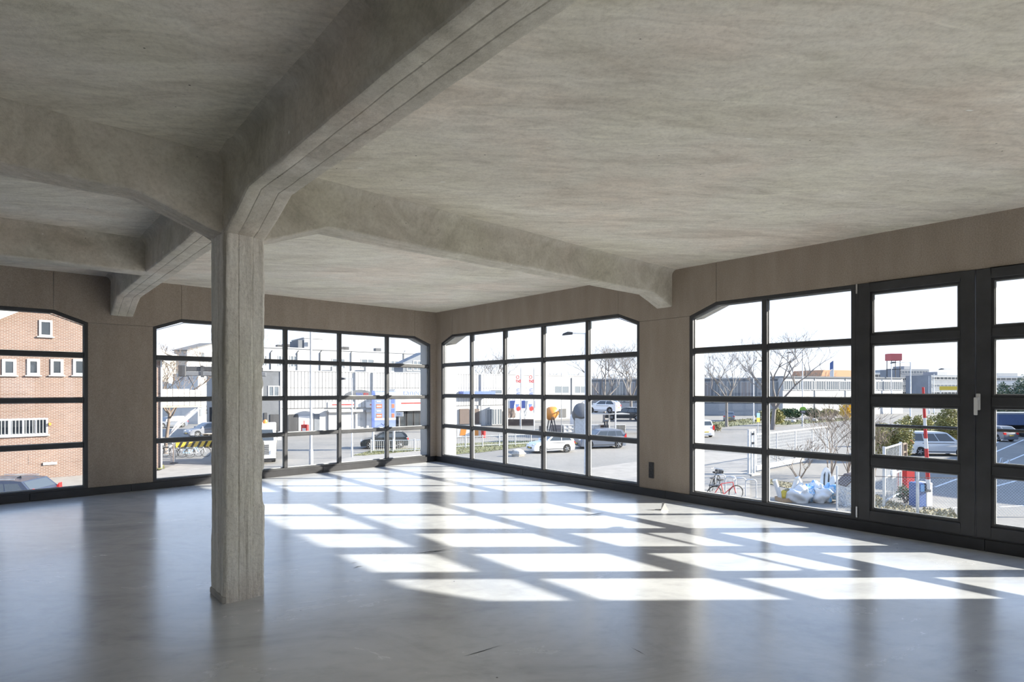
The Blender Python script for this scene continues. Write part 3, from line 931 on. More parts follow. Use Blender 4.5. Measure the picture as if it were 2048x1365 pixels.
# ---- vehicles
def make_car(name, label, px, v, heading, paint, kind='hatch', L=4.0, W=1.75, H=1.48, z=G, group='cars parked outside'):
    """heading: angle of the car's nose measured in the room's plan, degrees from +X."""
    x, y = P(px, v)
    R = empty(name, (x, y, z), rad(heading), label, 'van' if kind == 'van' else 'car', group)
    h = L / 2; wr = 0.32 if kind != 'suv' else 0.36
    fx, rx = h - 0.80, -h + 0.72
    belt = {'hatch': 0.92, 'suv': 1.02, 'van': 1.08, 'estate': 0.90}[kind]
    hood = {'hatch': 0.86, 'suv': 0.98, 'van': 1.02, 'estate': 0.82}[kind]
    gc = 0.22
    def arch(cx):
        return [(cx + (wr + .06) * math.cos(rad(a)), max(gc, wr + (wr + .06) * math.sin(rad(a)))) for a in range(-20, 201, 20)]
    prof = [(-h + .06, gc)] + arch(rx)[::-1] + arch(fx)[::-1] + [(h - .05, gc), (h, gc + .12), (h - .01, .52), (h - .07, hood - .20), (h - .28, hood - .06)]
    cowl = {'hatch': h - 1.10, 'suv': h - 1.25, 'van': h - 0.95, 'estate': h - 1.35}[kind]
    prof += [(h - .7, hood), (cowl, belt), (-h + .10, belt + .02), (-h + .02, belt - .18), (-h, .5), (-h + .01, .34)]
    mb = MB(); n = len(prof); vs = []; fs = []
    st = [(-W / 2, 0.955), (-W / 2 + .05, .99), (-W / 2 + .16, 1.0), (W / 2 - .16, 1.0), (W / 2 - .05, .99), (W / 2, 0.955)]
    cz = .55
    for yy, k in st:
        for p, q in prof: vs.append((p * (k if abs(p) > h - .5 else 1), yy, cz + (q - cz) * (k if q > .8 else 1)))
    for i in range(len(st) - 1):
        for j in range(n): fs.append((i * n + j, i * n + (j + 1) % n, (i + 1) * n + (j + 1) % n, (i + 1) * n + j))
    fs.append(list(range(n))); fs.append(list(range((len(st) - 1) * n, len(st) * n)))
    mb.add(vs, fs)
    body = mb.build('body', paint, R, smooth=35)
    # cabin
    if kind == 'hatch': cab = [(-h + .08, belt), (-h + .16, belt + .22), (-h + .55, H - .03), (-h + 1.1, H), (cowl - .95, H - .01), (cowl - .72, H - .06), (cowl + .06, belt - .02)]
    elif kind == 'suv': cab = [(-h + .06, belt), (-h + .12, belt + .2), (-h + .35, H - .04), (-h + .8, H), (cowl - .9, H - .01), (cowl - .65, H - .06), (cowl + .05, belt - .02)]
    elif kind == 'van': cab = [(-h + .03, belt), (-h + .06, H - .35), (-h + .14, H - .05), (-h + .4, H), (cowl - .95, H - .01), (cowl - .75, H - .06), (cowl + .08, belt - .04)]
    else: cab = [(-h + .06, belt), (-h + .14, belt + .16), (-h + .50, H - .06), (-h + .9, H - .01), (cowl - 1.15, H), (cowl - .8, H - .06), (cowl + .06, belt - .02)]
    hb, ht = W / 2 - .05, W / 2 - .20
    def half(q): return hb + (ht - hb) * (q - belt) / (H - belt)
    k = len(cab); vs = []; fs = []
    for sgn in (-1, 1):
        for p, q in cab: vs.append((p, sgn * half(q), q))
    for j in range(k): fs.append((j, (j + 1) % k, k + (j + 1) % k, k + j))
    fs += [list(range(k)), list(range(k, 2 * k))]
    MB().add(vs, fs).build('cabin', paint, R, smooth=30)
    # side glass: split by pillars
    zt, zb = H - .13, belt + .05
    def xs_at(q):
        lo, hi = None, None
        for j in range(k):
            (p0, q0), (p1, q1) = cab[j], cab[(j + 1) % k]
            if (q0 - q) * (q1 - q) <= 0 and abs(q1 - q0) > 1e-6:
                xx = p0 + (p1 - p0) * (q - q0) / (q1 - q0)
                lo = xx if lo is None else min(lo, xx); hi = xx if hi is None else max(hi, xx)
        return lo, hi
    a0, a1 = xs_at(zb); b0, b1 = xs_at(zt)
    a0 += .16; a1 -= .22; b0 += .16; b1 -= .10
    nwin = 3 if kind in ('suv', 'estate', 'van') else 2
    cutsf = [0, .27, .62, 1] if nwin == 3 else [0, .46, 1]
    for sgn in (-1, 1):
        for i in range(nwin):
            g = 0.025
            pa, pb = a0 + (a1 - a0) * cutsf[i] + g, a0 + (a1 - a0) * cutsf[i + 1] - g
            ta, tb = b0 + (b1 - b0) * cutsf[i] + g, b0 + (b1 - b0) * cutsf[i + 1] - g
            o1, o2 = half(zb) + .006, half(zt) + .006
            q = [(pa, sgn * o1, zb), (pb, sgn * o1, zb), (tb, sgn * o2, zt), (ta, sgn * o2, zt)]
            q2 = [(x_, y_ - sgn * .03, z_) for x_, y_, z_ in q]
            MB().add(q + q2, [(0, 1, 2, 3), (7, 6, 5, 4), (0, 4, 5, 1), (1, 5, 6, 2), (2, 6, 7, 3), (3, 7, 4, 0)]).build('side_window', 'car_glass', R)
    # wind screen, rear screen
    def screen(nm, i0, i1, ins=.1):
        (p0, q0), (p1, q1) = cab[i0], cab[i1]
        d = Vector((p1 - p0, q1 - q0)); nn = Vector((d.y, -d.x)).normalized() * .008
        if nn.x * (1 if p0 > 0 or i0 > 3 else -1) < 0: nn = -nn
        A_, B_ = Vector((p0, q0)) + d * .1 + nn, Vector((p1, q1)) - d * .1 + nn
        q = []
        for pt in (A_, B_):
            w_ = half(pt.y) - ins
            q += [(pt.x, -w_, pt.y), (pt.x, w_, pt.y)]
        q2 = [(x_ - nn.x * 3, y_, z_ - nn.y * 3) for x_, y_, z_ in q]
        MB().add(q + q2, [(0, 1, 3, 2), (4, 6, 7, 5), (0, 4, 5, 1), (2, 3, 7, 6), (0, 2, 6, 4), (1, 5, 7, 3)]).build(nm, 'car_glass', R)
    screen('windscreen', k - 1, k - 2)
    screen('rear_window', 1, 2)
    # wheels
    for cx in (fx, rx):
        for sgn in (-1, 1):
            mt = Matrix.Translation((cx, sgn * (W / 2 - .10), wr)) @ Matrix.Rotation(rad(90), 4, 'X')
            wh = MB().lathe([(wr * .66, -.09), (wr * .94, -.10), (wr, -.07), (wr, .07), (wr * .94, .10), (wr * .66, .09)], 20, mt).build('wheel', 'tyre', R, smooth=40)
            mt2 = Matrix.Translation((cx, sgn * (W / 2 - .035), wr)) @ Matrix.Rotation(rad(90 * sgn), 4, 'X')
            rm = MB().lathe([(wr * .70, 0.03), (wr * .72, -.012), (wr * .62, -.004), (wr * .2, .015)], 14, mt2)
            for q in range(5):
                t = q * 2 * math.pi / 5
                rm.tube([mt2 @ Vector((wr * .12 * math.cos(t), wr * .1 * math.sin(t), -.02)), mt2 @ Vector((wr * .6 * math.cos(t), wr * .6 * math.sin(t), -.012))], .035, 4)
            rm.build('rim', 'rim', wh)
    for sgn in (-1, 1):
        MB().box(h - .16, h - .03, sgn * (W / 2 - .28) - .17, sgn * (W / 2 - .28) + .17, hood - .26, hood - .13).build('headlight', 'lens_clear', R, bevel=.02)
        tl = MB()
        if kind in ('van', 'suv', 'estate'): tl.prism([(-h + .01, belt - .22), (-h + .28, belt - .12), (-h + .20, belt + .04), (-h + .03, belt + .26)], sgn * (W / 2 - .20), sgn * (W / 2 + .004))
        else: tl.prism([(-h + .0, belt - .22), (-h + .22, belt - .16), (-h + .24, belt - .03), (-h + .03, belt - .02)], sgn * (W / 2 - .28), sgn * (W / 2 - .012))
        tl.build('tail_light', 'lens_red', R)
        MB().box(cowl - .20, cowl - .05, sgn * (W / 2 + .09) - .08, sgn * (W / 2 + .09) + .08, belt + .03, belt + .16).build('mirror', paint, R, bevel=.03)
        MB().box(rx + .38, fx - .38, sgn * (W / 2) - .02, sgn * (W / 2) + .012, .30, .36).build('sill_strip', 'darkgrey', R)
        MB().box(-h + .85, cowl - .35, sgn * (W / 2 + .006) - .008, sgn * (W / 2 + .006) + .008, belt - .13, belt - .10).build('door_handle_line', 'darkgrey', R)
    MB().box(h - .02, h + .012, -.45, .45, .36, .50).build('grille', 'rubber_black', R)
    MB().box(h - .01, h + .018, -.26, .26, .40, .50).build('number_plate', 'yellow', R)
    MB().box(-h - .018, -h + .01, -.26, .26, .55, .66).build('number_plate', 'yellow', R)
    if kind in ('estate', 'suv'):
        for sgn in (-1, 1):
            MB().tube([(-h + .75, sgn * (ht - .02), H + .03), (cowl - 1.2, sgn * (ht - .02), H + .04)], .018, 5).build('roof_rail', 'steel', R)
    if kind == 'estate':
        MB().prism([(-h + .95, H - .01), (-h + 1.15, H - .01), (-h + .98, H + .07)], -.015, .015).build('antenna', 'rubber_black', R)
    return R

FWD = 90 - YAW            # plan angle of the camera's forward direction
RIGHT = -YAW              # plan angle of the camera's right
LEFTD = RIGHT + 180
make_car('parked_car', 'dark blue estate car with red tail lamp before the brick house', -32, 22.6, LEFTD + 8, 'car_darkblue', 'estate', 4.6, 1.86, 1.50)
make_car('parked_car', 'black hatchback standing behind the low railing by the price sign', 769, 49.5, LEFTD + 14, 'car_black', 'hatch', 4.05, 1.75, 1.45)
make_car('parked_car', 'small white hatchback at the kerb behind the boulder', 1101, 46.0, LEFTD + 20, 'car_white', 'hatch', 3.65, 1.66, 1.50)
make_car('parked_car', 'dark grey estate-tall car right of the white hatchback', 1199, 49.5, LEFTD + 14, 'car_suv', 'suv', 4.3, 1.82, 1.62)
make_car('parked_van', 'silver passenger van beside the raised barrier', 1869, 44.0, RIGHT - 8, 'car_silver', 'van', 4.35, 1.80, 1.82)
make_car('parked_car', 'pale blue car in the side street, left of the hanging timber', 338, 76, LEFTD + 60, 'car_suv', 'hatch', 4.2, 1.75, 1.5)
make_car('parked_car', 'grey car in the side street, just left of the column', 414, 62, LEFTD + 50, 'car_grey', 'hatch', 4.2, 1.75, 1.5)
make_car('parked_car', 'white car on top of the car rack', 1205, 62, RIGHT + 150, 'car_white', 'hatch', 3.7, 1.66, 1.45, z=-1.02)
make_car('parked_car', 'dark car with its roof level with the car rack, right of it', 1250, 66, RIGHT + 160, 'car_black', 'estate', 4.4, 1.75, 1.45, z=-2.0)
make_car('parked_car', 'white car half hidden by the window jamb, far yard', 1394, 62, RIGHT + 100, 'car_white', 'suv', 4.2, 1.8, 1.8)
make_car('parked_car', 'small grey car parked before the dark hall wall', 1458, 93, RIGHT + 70, 'car_grey', 'hatch', 4.0, 1.75, 1.5)
make_car('parked_car', 'red-lamped grey car beside the blue trailer', 1980, 57, FWD + 10, 'car_grey', 'hatch', 4.2, 1.75, 1.5)
make_car('parked_car', 'black car between van and shrubs', 1918, 54, RIGHT, 'car_black', 'suv', 4.3, 1.8, 1.65)

# ---- crane truck
def crane_truck():
    x, y = P(514, 38.5)
    R = empty('crane_truck', (x, y, G), rad(FWD + 180 + 22), 'white lorry with folding crane and striped outrigger behind the column', 'truck')
    W = 2.35
    # local x: forward (toward the camera), y: to the left of travel
    cab = [(0, .55), (0.12, .50), (0.12, 1.15), (0.06, 1.55), (-.18, 2.35), (-.45, 2.72), (-1.9, 2.72), (-2.0, 2.5), (-2.0, .55)]
    MB().prism(cab, -W / 2, W / 2).build('cab', 'car_white', R, bevel=.05, smooth=35)
    MB().add([(0.075, -W / 2 + .12, 1.58), (0.075, W / 2 - .12, 1.58), (-.155, W / 2 - .2, 2.32), (-.155, -W / 2 + .2, 2.32), (0.02, -W / 2 + .12, 1.58), (0.02, W / 2 - .12, 1.58), (-.2, W / 2 - .2, 2.32), (-.2, -W / 2 + .2, 2.32)],
             [(0, 1, 2, 3), (7, 6, 5, 4), (0, 4, 5, 1), (1, 5, 6, 2), (2, 6, 7, 3), (3, 7, 4, 0)]).build('windscreen', 'car_glass', R)
    MB().box(.10, .15, -.75, .75, .62, 1.30).build('grille', 'darkgrey', R)
    for i in range(5):
        MB().box(.14, .165, -.75, .75, .66 + i * .13, .70 + i * .13).build('slat', 'lightgrey', R)
    MB().box(.05, .2, -W / 2, W / 2, .36, .60).build('bumper', 'car_white', R, bevel=.03)
    MB().box(.10, .22, -W / 2 + .1, W / 2 - .1, .20, .36).build('skirt', 'rubber_black', R)
    for s_ in (-1, 1):
        MB().box(.06, .17, s_ * .98 - .15, s_ * .98 + .15, .62, .92).build('headlight', 'lens_clear', R, bevel=.03)
        MB().box(-.25, -.1, s_ * (W / 2 + .22) - .12, s_ * (W / 2 + .22) + .12, 1.55, 2.15).build('mirror', 'car_white', R, bevel=.04)
        MB().tube([(-.15, s_ * W / 2, 2.2), (-.15, s_ * (W / 2 + .22), 2.15)], .03, 6).build('mirror_arm', 'rubber_black', R)
    mb = MB()
    MB().lathe([(.16, 0), (.16, .10), (.12, .22), (.02, .26)], 12, Matrix.Translation((-.6, .5, 2.72))).build('beacon', 'lens_orange', R, smooth=40)
    MB().box(-8.2, -1.9, -.45, .45, .55, .85).build('chassis', 'darkgrey', R)
    MB().box(-8.4, -3.6, -W / 2, W / 2, .95, 1.15).build('load_bed', 'wood', R)
    for xx in (-.95, -5.6, -6.9):
        for s_ in (-1, 1):
            mt = Matrix.Translation((xx, s_ * (W / 2 - .15), .48)) @ Matrix.Rotation(rad(90), 4, 'X')
            MB().lathe([(.2, -.13), (.44, -.14), (.48, -.1), (.48, .1), (.44, .14), (.2, .13)], 20, mt).build('wheel', 'tyre', R, smooth=40)
    # crane column and boom reaching out to the camera's left
    MB().box(-3.1, -2.3, -.4, .4, .9, 2.3).build('crane_base', 'darkgrey', R)
    MB().tube([(-2.7, 0, 2.2), (-2.7, 0, 4.2)], .22, 8).build('crane_post', 'darkgrey', R)
    zb_ = ZP(742, 38.5) - G
    MB().box(-2.95, -2.45, -4.9, .5, zb_ - .32, zb_ - .02).build('boom', 'grey_wall', R, bevel=.03)
    MB().box(-2.90, -2.50, -4.75, .3, zb_ + .0, zb_ + .32).build('jib', 'darkgrey', R, bevel=.03)
    MB().box(-3.0, -2.40, -5.0, -4.55, zb_ - .38, zb_ + .40).build('boom_head', 'darkgrey', R, bevel=.04)
    MB().box(-3.0, -2.40, -3.65, -3.5, zb_ - .42, zb_ + .38).build('boom_clamp', 'darkgrey', R)
    # outrigger
    zo = ZP(891, 38.5) - G
    ob = MB().box(-2.75, -2.45, -5.15, -.4, zo - .2, zo + .2).build('outrigger', 'yellow', R)
    for i in range(12):
        y0 = -5.05 + i * .38
        MB().prism([(y0, zo - .2), (y0 + .16, zo - .2), (y0 + .36, zo + .2), (y0 + .20, zo + .2)], -2.452, -2.442, lambda p, q, d: (d, p, q)).build('stripe', 'rubber_black', ob)
    MB().tube([(-2.6, -5.28, .05), (-2.6, -5.28, zo + .05)], .085, 8).build('outrigger_leg', 'steel', R)
    MB().tube([(-2.6, -5.45, .05), (-2.6, -5.45, zo - .2)], .03, 6).build('hose', 'galv', R)
    MB().lathe([(.25, 0), (.25, .05), (.1, .08)], 14, Matrix.Translation((-2.6, -5.28, .0))).build('outrigger_foot', 'darkgrey', R)
crane_truck()

def timber_load():
    v = 39.4
    x, y = P(362, v); z0 = ZP(815, v)
    R = empty('timber_load', (x, y, z0), rad(RIGHT + 32), 'pack of white boards hanging from the crane over the street', 'timber')
    rnd = random.Random(5)
    Lh = 1.5
    MB().box(-Lh, Lh, -.55, .55, 0, .10).build('pallet', 'wood', R)
    for i in range(9):
        x0 = -Lh + i * 2 * Lh / 9
        MB().box(x0 + .02, x0 + 2 * Lh / 9 - .02, -.56, -.50, .12, 1.22 + rnd.uniform(-.03, .05)).build('board', 'plank_white', R)
    for i in range(5):
        MB().box(-Lh, Lh, -.48, .5, .14 + i * .21, .32 + i * .21).build('board', 'plank_white', R)
    zt = ZP(752, v) - z0
    for sx in (-.9, .9):
        MB().tube([(sx, 0, 1.2), (.35, 0, zt + .1)], .02, 4).build('sling', 'darkgrey', R)
    # loose plastic hanging off
    vs = []; fs = []; n = 10
    for i in range(n + 1):
        t = i / n
        cx = 1.05 - t * 1.75 - .15 * math.sin(t * 3); cz = -.02 - t * 1.95
        w = (.42 + .55 * math.sin(math.pi * min(1, t * 1.1)) ** .8) * (1 - t * .75)
        for j in range(5):
            s_ = j / 4 - .5
            vs.append((cx + s_ * w * 1.1, -.5 + .10 * math.sin(j * 2.1 + t * 9), cz + s_ * w * .35))
    for i in range(n):
        for j in range(4): fs.append((i * 5 + j, i * 5 + j + 1, i * 5 + 6 + j, i * 5 + 5 + j))
    MB().add(vs, fs).build('plastic_wrap', 'plastic_sheet', R, smooth=60)
timber_load()

# pallets on the lorry's bed side
x, y = P(424, 50)
R = empty('pallet_stack', (x, y, G), rad(RIGHT), 'stack of wooden pallets just left of the column', 'pallets')
for i in range(8):
    MB().box(-.6, .6, -.5, .5, i * .15 + .11, i * .15 + .14).build('deck', 'wood', R)
    for q in (-.52, 0, .52): MB().box(q - .05, q + .05, -.5, .5, i * .15, i * .15 + .11).build('block', 'wood', R)

# ---- bicycles
def bike(label, px, v, heading, paint, lean=6, basket=False, z=G):
    x, y = P(px, v)
    R = empty('bicycle', (x, y, z), rad(heading), label, 'bicycle', 'bicycles outside')
    R.rotation_euler = (rad(lean), 0, rad(heading))
    wr = .34
    for cx in (-.52, .54):
        mb = MB(); pts = []
        for i in range(25):
            t = 2 * math.pi * i / 24
            pts.append((cx + wr * math.cos(t), 0, wr + .005 + wr * math.sin(t)))
        wh = mb.tube(pts, .02, 6, cap=False).build('wheel', 'tyre', R, smooth=50)
        sp = MB()
        for i in range(14):
            t = 2 * math.pi * i / 14
            sp.tube([(cx, 0.01 * (-1) ** i, wr), (cx + (wr - .02) * math.cos(t), 0, wr + (wr - .02) * math.sin(t))], .0025, 3, cap=False)
        sp.tube([(cx, -.04, wr), (cx, .04, wr)], .02, 6)
        sp.build('spokes', 'steel', wh)
        fd = [(cx + (wr + .03) * math.cos(rad(a)), 0, wr + (wr + .03) * math.sin(rad(a))) for a in range(20, 175, 15)]
        MB().tube(fd, .016, 4).build('mudguard', 'rubber_black', R)
    fr = MB()
    bb = (-.06, 0, .30); st = (-.22, 0, .80); hd = (.36, 0, .86); hb = (.40, 0, .70)
    for p, q in ((bb, st), (st, hd), (bb, hb), (st, (-.52, 0, wr)), (bb, (-.52, 0, wr)), (hd, hb), (hb, (.54, 0, wr))): fr.tube([p, q], .02, 6)
    fr.build('frame', paint, R)
    MB().tube([(-.22, 0, .80), (-.25, 0, .95)], .014, 6).build('seat_post', 'steel', R)
    MB().prism([(-.40, .95), (-.10, .96), (-.10, 1.0), (-.40, 1.03)], -.07, .07).build('saddle', 'rubber_black', R, bevel=.02)
    MB().tube([(.36, 0, .86), (.34, 0, 1.06), (.38, .0, 1.08)], .014, 6).build('stem', 'steel', R)
    MB().tube([(.20, .30, 1.06), (.36, .22, 1.08), (.38, 0, 1.08), (.36, -.22, 1.08), (.20, -.30, 1.06)], .013, 6).build('handlebar', 'steel', R)
    MB().tube([(-.06, -.12, .24), (-.06, -.06, .28), (-.06, .06, .32), (-.06, .12, .36)], .015, 5).build('pedals', 'darkgrey', R)
    MB().box(-.78, -.30, -.07, .07, .72, .75).build('luggage_rack', 'darkgrey', R)
    if basket: MB().ring(.42, .74, .80, 1.02, .03, -.17, .17).build('basket', 'darkgrey', R)
    return R
bike('dark bicycle with a front basket behind the red bicycle', 1428, 28.2, FWD - 35, 'car_black', basket=True)
bike('red bicycle leaning at the first steel bike hoop', 1449, 25.7, RIGHT + 10, 'red')
bk = [('row bicycle nearest the tree trunk, leftmost of the row', 334, 'car_black'), ('second bicycle from the left in the row by the outrigger', 347, 'car_white'), ('third bicycle from the left in the row by the outrigger', 364, 'car_grey'), ('fourth bicycle from the left in the row by the outrigger', 381, 'light_blue'), ('last bicycle of the row, nearest the column', 396, 'car_silver')]
for i, (lb, px, pt) in enumerate(bk):
    bike(lb, px, VG(912) - i * .25, RIGHT + 35 + 8 * (i % 3), pt, lean=5 if i % 2 else -6)

hoops = [('half hidden behind the red bicycle, first of four', 1440, 28.2), ('second of four from the left window jamb', 1461, 27.6), ('third of four from the left window jamb', 1481, 27.1), ('last of four, nearest the gate posts', 1502, 26.6)]
for lb, px, v in hoops:
    x, y = P(px, v)
    R = empty('bike_hoop', (x, y, G), rad(RIGHT - 6), 'bent steel bike hoop ' + lb, 'bike rack', 'steel bike hoops')
    MB().tube([(-.24, 0, -.05), (-.24, 0, .70), (-.21, 0, .78), (-.14, 0, .82), (.14, 0, .82), (.21, 0, .78), (.24, 0, .70), (.24, 0, -.05)], .028, 8).build('hoop', 'galv', R, smooth=60)
    for q in (-.24, .24): MB().lathe([(.06, 0), (.06, .012), (.03, .02)], 10, Matrix.Translation((q, 0, 0))).build('collar', 'galv', R)

# ---- lamp posts
def lamp(label, px, v, top, r0=.09, arm=None, head=True, mat='galv', name='street_lamp'):
    x, y = P(px, v)
    R = empty(name, (x, y, G), rad(RIGHT), label, 'street lamp', 'street lamps outside')
    MB().tube([(0, 0, 0), (0, 0, 1.1), (0, 0, 1.15), (0, 0, top)], [r0, r0, r0 * .72, r0 * .5], 10).build('pole', mat, R, smooth=50)
    MB().lathe([(r0 * 1.7, 0), (r0 * 1.7, .04), (r0 * 1.1, .07)], 12).build('base_plate', mat, R)
    if arm:
        MB().tube([(0, 0, top - .05), (arm, 0, top - .02)], r0 * .36, 6).build('arm', mat, R)
        sg = 1 if arm > 0 else -1
        MB().prism([(arm, top - .10), (arm + sg * .62, top - .16), (arm + sg * .60, top - .06), (arm + sg * .3, top + .06), (arm, top + .03)], -.13, .13).build('lamp_head', 'darkgrey', R, bevel=.02)
    return R
lamp('tall pale lamp post standing before the white ribbed hall', 622, VG(934), 10.5, .13, 1.5, mat='lightgrey')
lamp('slim lamp post with a short arm before the roller doors', 704, VG(917), ZP(757, VG(917)) - G, .07, -.5)
lamp('street lamp with a flat head reaching left, at the near kerb', 1171, VG(951), ZP(666, VG(951)) - G, .09, -.75)
lamp('lamp post left of the big bare tree', 1507, VG(846), ZP(722, VG(846)) - G, .10, .8)
lamp('lamp post with a left arm, above the round green sign', 1605, VG(853), ZP(705, VG(853)) - G, .12, -1.6)
lamp('lamp post behind the raised barrier with an arm to the left', 1821, 72, ZP(725, 72) - G, .12, -1.9)
lamp('lamp post at the right edge of the first glass door', 1919, 78, ZP(738, 78) - G, .12, -2.2)
for i, px in enumerate((1783, 1858, 1868)):
    lamp('far thin lamp post, %s of three by the yellow sign' % ('first', 'second', 'third')[i], px, 120, ZP((728, 752, 748)[i], 120) - G, .12)

# ---- bare trees
def tree(label, px, v, height, trunk_h, spread, seed, r0=.18, bark='bark', levels=5, name='bare_tree', z=G, up=0.25, group='bare trees', nb=4, lean=0.0):
    rnd = random.Random(seed)
    x, y = P(px, v)
    R = empty(name, (x, y, z), 0, label, 'tree', group)
    tb = MB()
    tb.tube([(0, 0, -.1), (0, 0, .4), (lean * .3, .0, trunk_h * .6), (lean * .6, 0, trunk_h)], [r0 * 1.35, r0, r0 * .85, r0 * .75], 8)
    tb.build('trunk', bark, R, smooth=60)
    bm_ = MB(); tw = MB()
    def grow(p, d, ln, r, lv):
        n = 3
        pts = [p]; q = p.copy(); dd = d.copy()
        for i in range(n):
            dd = (dd + Vector((rnd.uniform(-.3, .3), rnd.uniform(-.3, .3), rnd.uniform(-.12, .25)))).normalized()
            q = q + dd * ln / n
            pts.append(q.copy())
        (bm_ if lv > 1 else tw).tube(pts if lv > 0 else pts[::3], max(r, .010), 5 if lv > 2 else 3, r1=r * .5, cap=False)
        if lv <= 0: return
        k = rnd.choice((2, 3, 3)) if lv > 2 else (3 if lv > 1 else rnd.choice((4, 5)))
        for i in range(k):
            a = rnd.uniform(0, 6.28); e = Vector((math.cos(a), math.sin(a), rnd.uniform(-.1, .5))).normalized()
            nd_ = (dd * .8 + e * rnd.uniform(.5, .95)).normalized()
            nd_.z += up * .3; nd_.normalize()
            s0 = pts[rnd.choice((2, 3, 3))]
            grow(s0.copy(), nd_, ln * rnd.uniform(.58, .82), r * .58, lv - 1)
    l0 = (height - trunk_h) * .40
    for i in range(nb):
        a = 6.28 * i / nb + rnd.uniform(-.4, .4)
        d = Vector((math.cos(a) * spread, math.sin(a) * spread, 1)).normalized()
        grow(Vector((lean * .6, 0, trunk_h * rnd.uniform(.85, 1.0))), d, l0 * rnd.uniform(.85, 1.1), r0 * .55, levels - 1)
    grow(Vector((lean * .6, 0, trunk_h * .98)), Vector((0, 0, 1)), l0, r0 * .6, levels - 1)
    bm_.build('branches', bark, R, recalc=False)
    tag(tw.build('twigs', bark, R, recalc=False), kind='stuff')
    return R
tree('big spreading bare tree left of the lamp post, in the fixed window', 1545, 72, ZP(668, 72) - G, 2.9, .75, 11, .30, 'bark_grey', 6, nb=4, lean=1.0)
tree('bare tree with a straight trunk before the dark hall', 1453, 78, ZP(700, 78) - G, 3.4, .75, 12, .22, 'bark_grey', 6)
tree('small pale bare tree beyond the flags', 1620, 150, ZP(728, 150) - G, 3.0, .6, 13, .28, 'bark_grey', 5)
tree('bare tree in the corner window, left of the pair', 1209, 88, ZP(686, 88) - G, 3.6, .7, 14, .26, 'bark_grey', 6)
tree('bare tree in the corner window, right of the pair', 1262, 92, ZP(690, 92) - G, 3.8, .7, 15, .26, 'bark_grey', 6)
tree('wide bare tree behind the white hall, above the flags', 990, 118, ZP(697, 118) - G, 5.0, 1.0, 16, .30, 'bark_grey', 6, nb=5)
tree('tangled street tree behind the hanging timber', 331, 45, ZP(700, 45) - G, 3.2, 1.05, 17, .14, 'bark', 6, nb=6, lean=.5)
tree('thin bare tree behind the grey gabled house', 418, 120, ZP(660, 120) - G, 5.0, .8, 18, .2, 'bark_grey', 5)
tree('thin bare tree right of the column top', 530, 120, ZP(672, 120) - G, 5.0, .7, 19, .2, 'bark_grey', 5)
tree('gnarled bare bush behind the bags', 1598, 30, 2.7, .25, .8, 21, .055, 'twig', 4, nb=4, group='bare shrubs', name='bare_shrub')
tree('tall thin bare shrub at the end of the mesh gate', 1662, 31, 4.9, .3, .28, 22, .045, 'twig', 4, nb=6, group='bare shrubs', name='bare_shrub')
tree('tall thin bare shrub beside the first glass door post', 1696, 32.5, 5.0, .3, .26, 23, .045, 'twig', 4, nb=6, group='bare shrubs', name='bare_shrub')
tree('bare scrub left of the olive shrubs', 1750, 33, 3.6, .2, .35, 24, .03, 'twig', 4, nb=6, group='bare shrubs', name='bare_shrub')

def far_wood(label, px0, px1, v, ztop, seed, n=40):
    """line of far bare trees: one hazy hedge of stems"""
    rnd = random.Random(seed)
    x, y = P((px0 + px1) / 2, v)
    R = empty('tree_line', (x, y, G), rad(RIGHT), label, 'trees')
    w = (px1 - px0) / F * v
    mb = MB()
    for i in range(n):
        xx = rnd.uniform(-w / 2, w / 2); yy = rnd.uniform(-4, 4); h = ztop * rnd.uniform(.75, 1.05)
        mb.tube([(xx, yy, 0), (xx, yy, h * .5)], .16, 4, r1=.1)
        for k in range(24):
            a = rnd.uniform(0, 6.28); b = rnd.uniform(.25, .75) * h
            l_ = rnd.uniform(.2, .45) * h * .6
            p = Vector((xx, yy, b)); q = p + Vector((math.cos(a) * l_ * .7, math.sin(a) * l_ * .7, l_ * .8))
            if q.z > h: q.z = h
            mb.tube([p, q], .07, 3, r1=.02, cap=False)
            for _ in range(3):
                d = Vector((rnd.uniform(-1, 1), rnd.uniform(-1, 1), rnd.uniform(0, 1))).normalized() * l_ * .5
                mb.tube([p + (q - p) * .6, p + (q - p) * .6 + d], .035, 3, r1=.015, cap=False)
    tag(mb.build('stems', 'bark_grey', R, recalc=False), kind='stuff')
far_wood('far line of bare trees above the low hall, corner window', 1060, 1290, 170, ZP(738, 170) - G, 31)
far_wood('far line of bare trees behind the dark hall', 1380, 1640, 165, ZP(738, 165) - G, 32, 50)
far_wood('far line of bare trees beyond the parking yard', 1740, 2100, 260, ZP(748, 260) - G, 33, 50)
far_wood('far line of bare trees over the side street', 300, 430, 130, ZP(697, 130) - G, 34, 22)

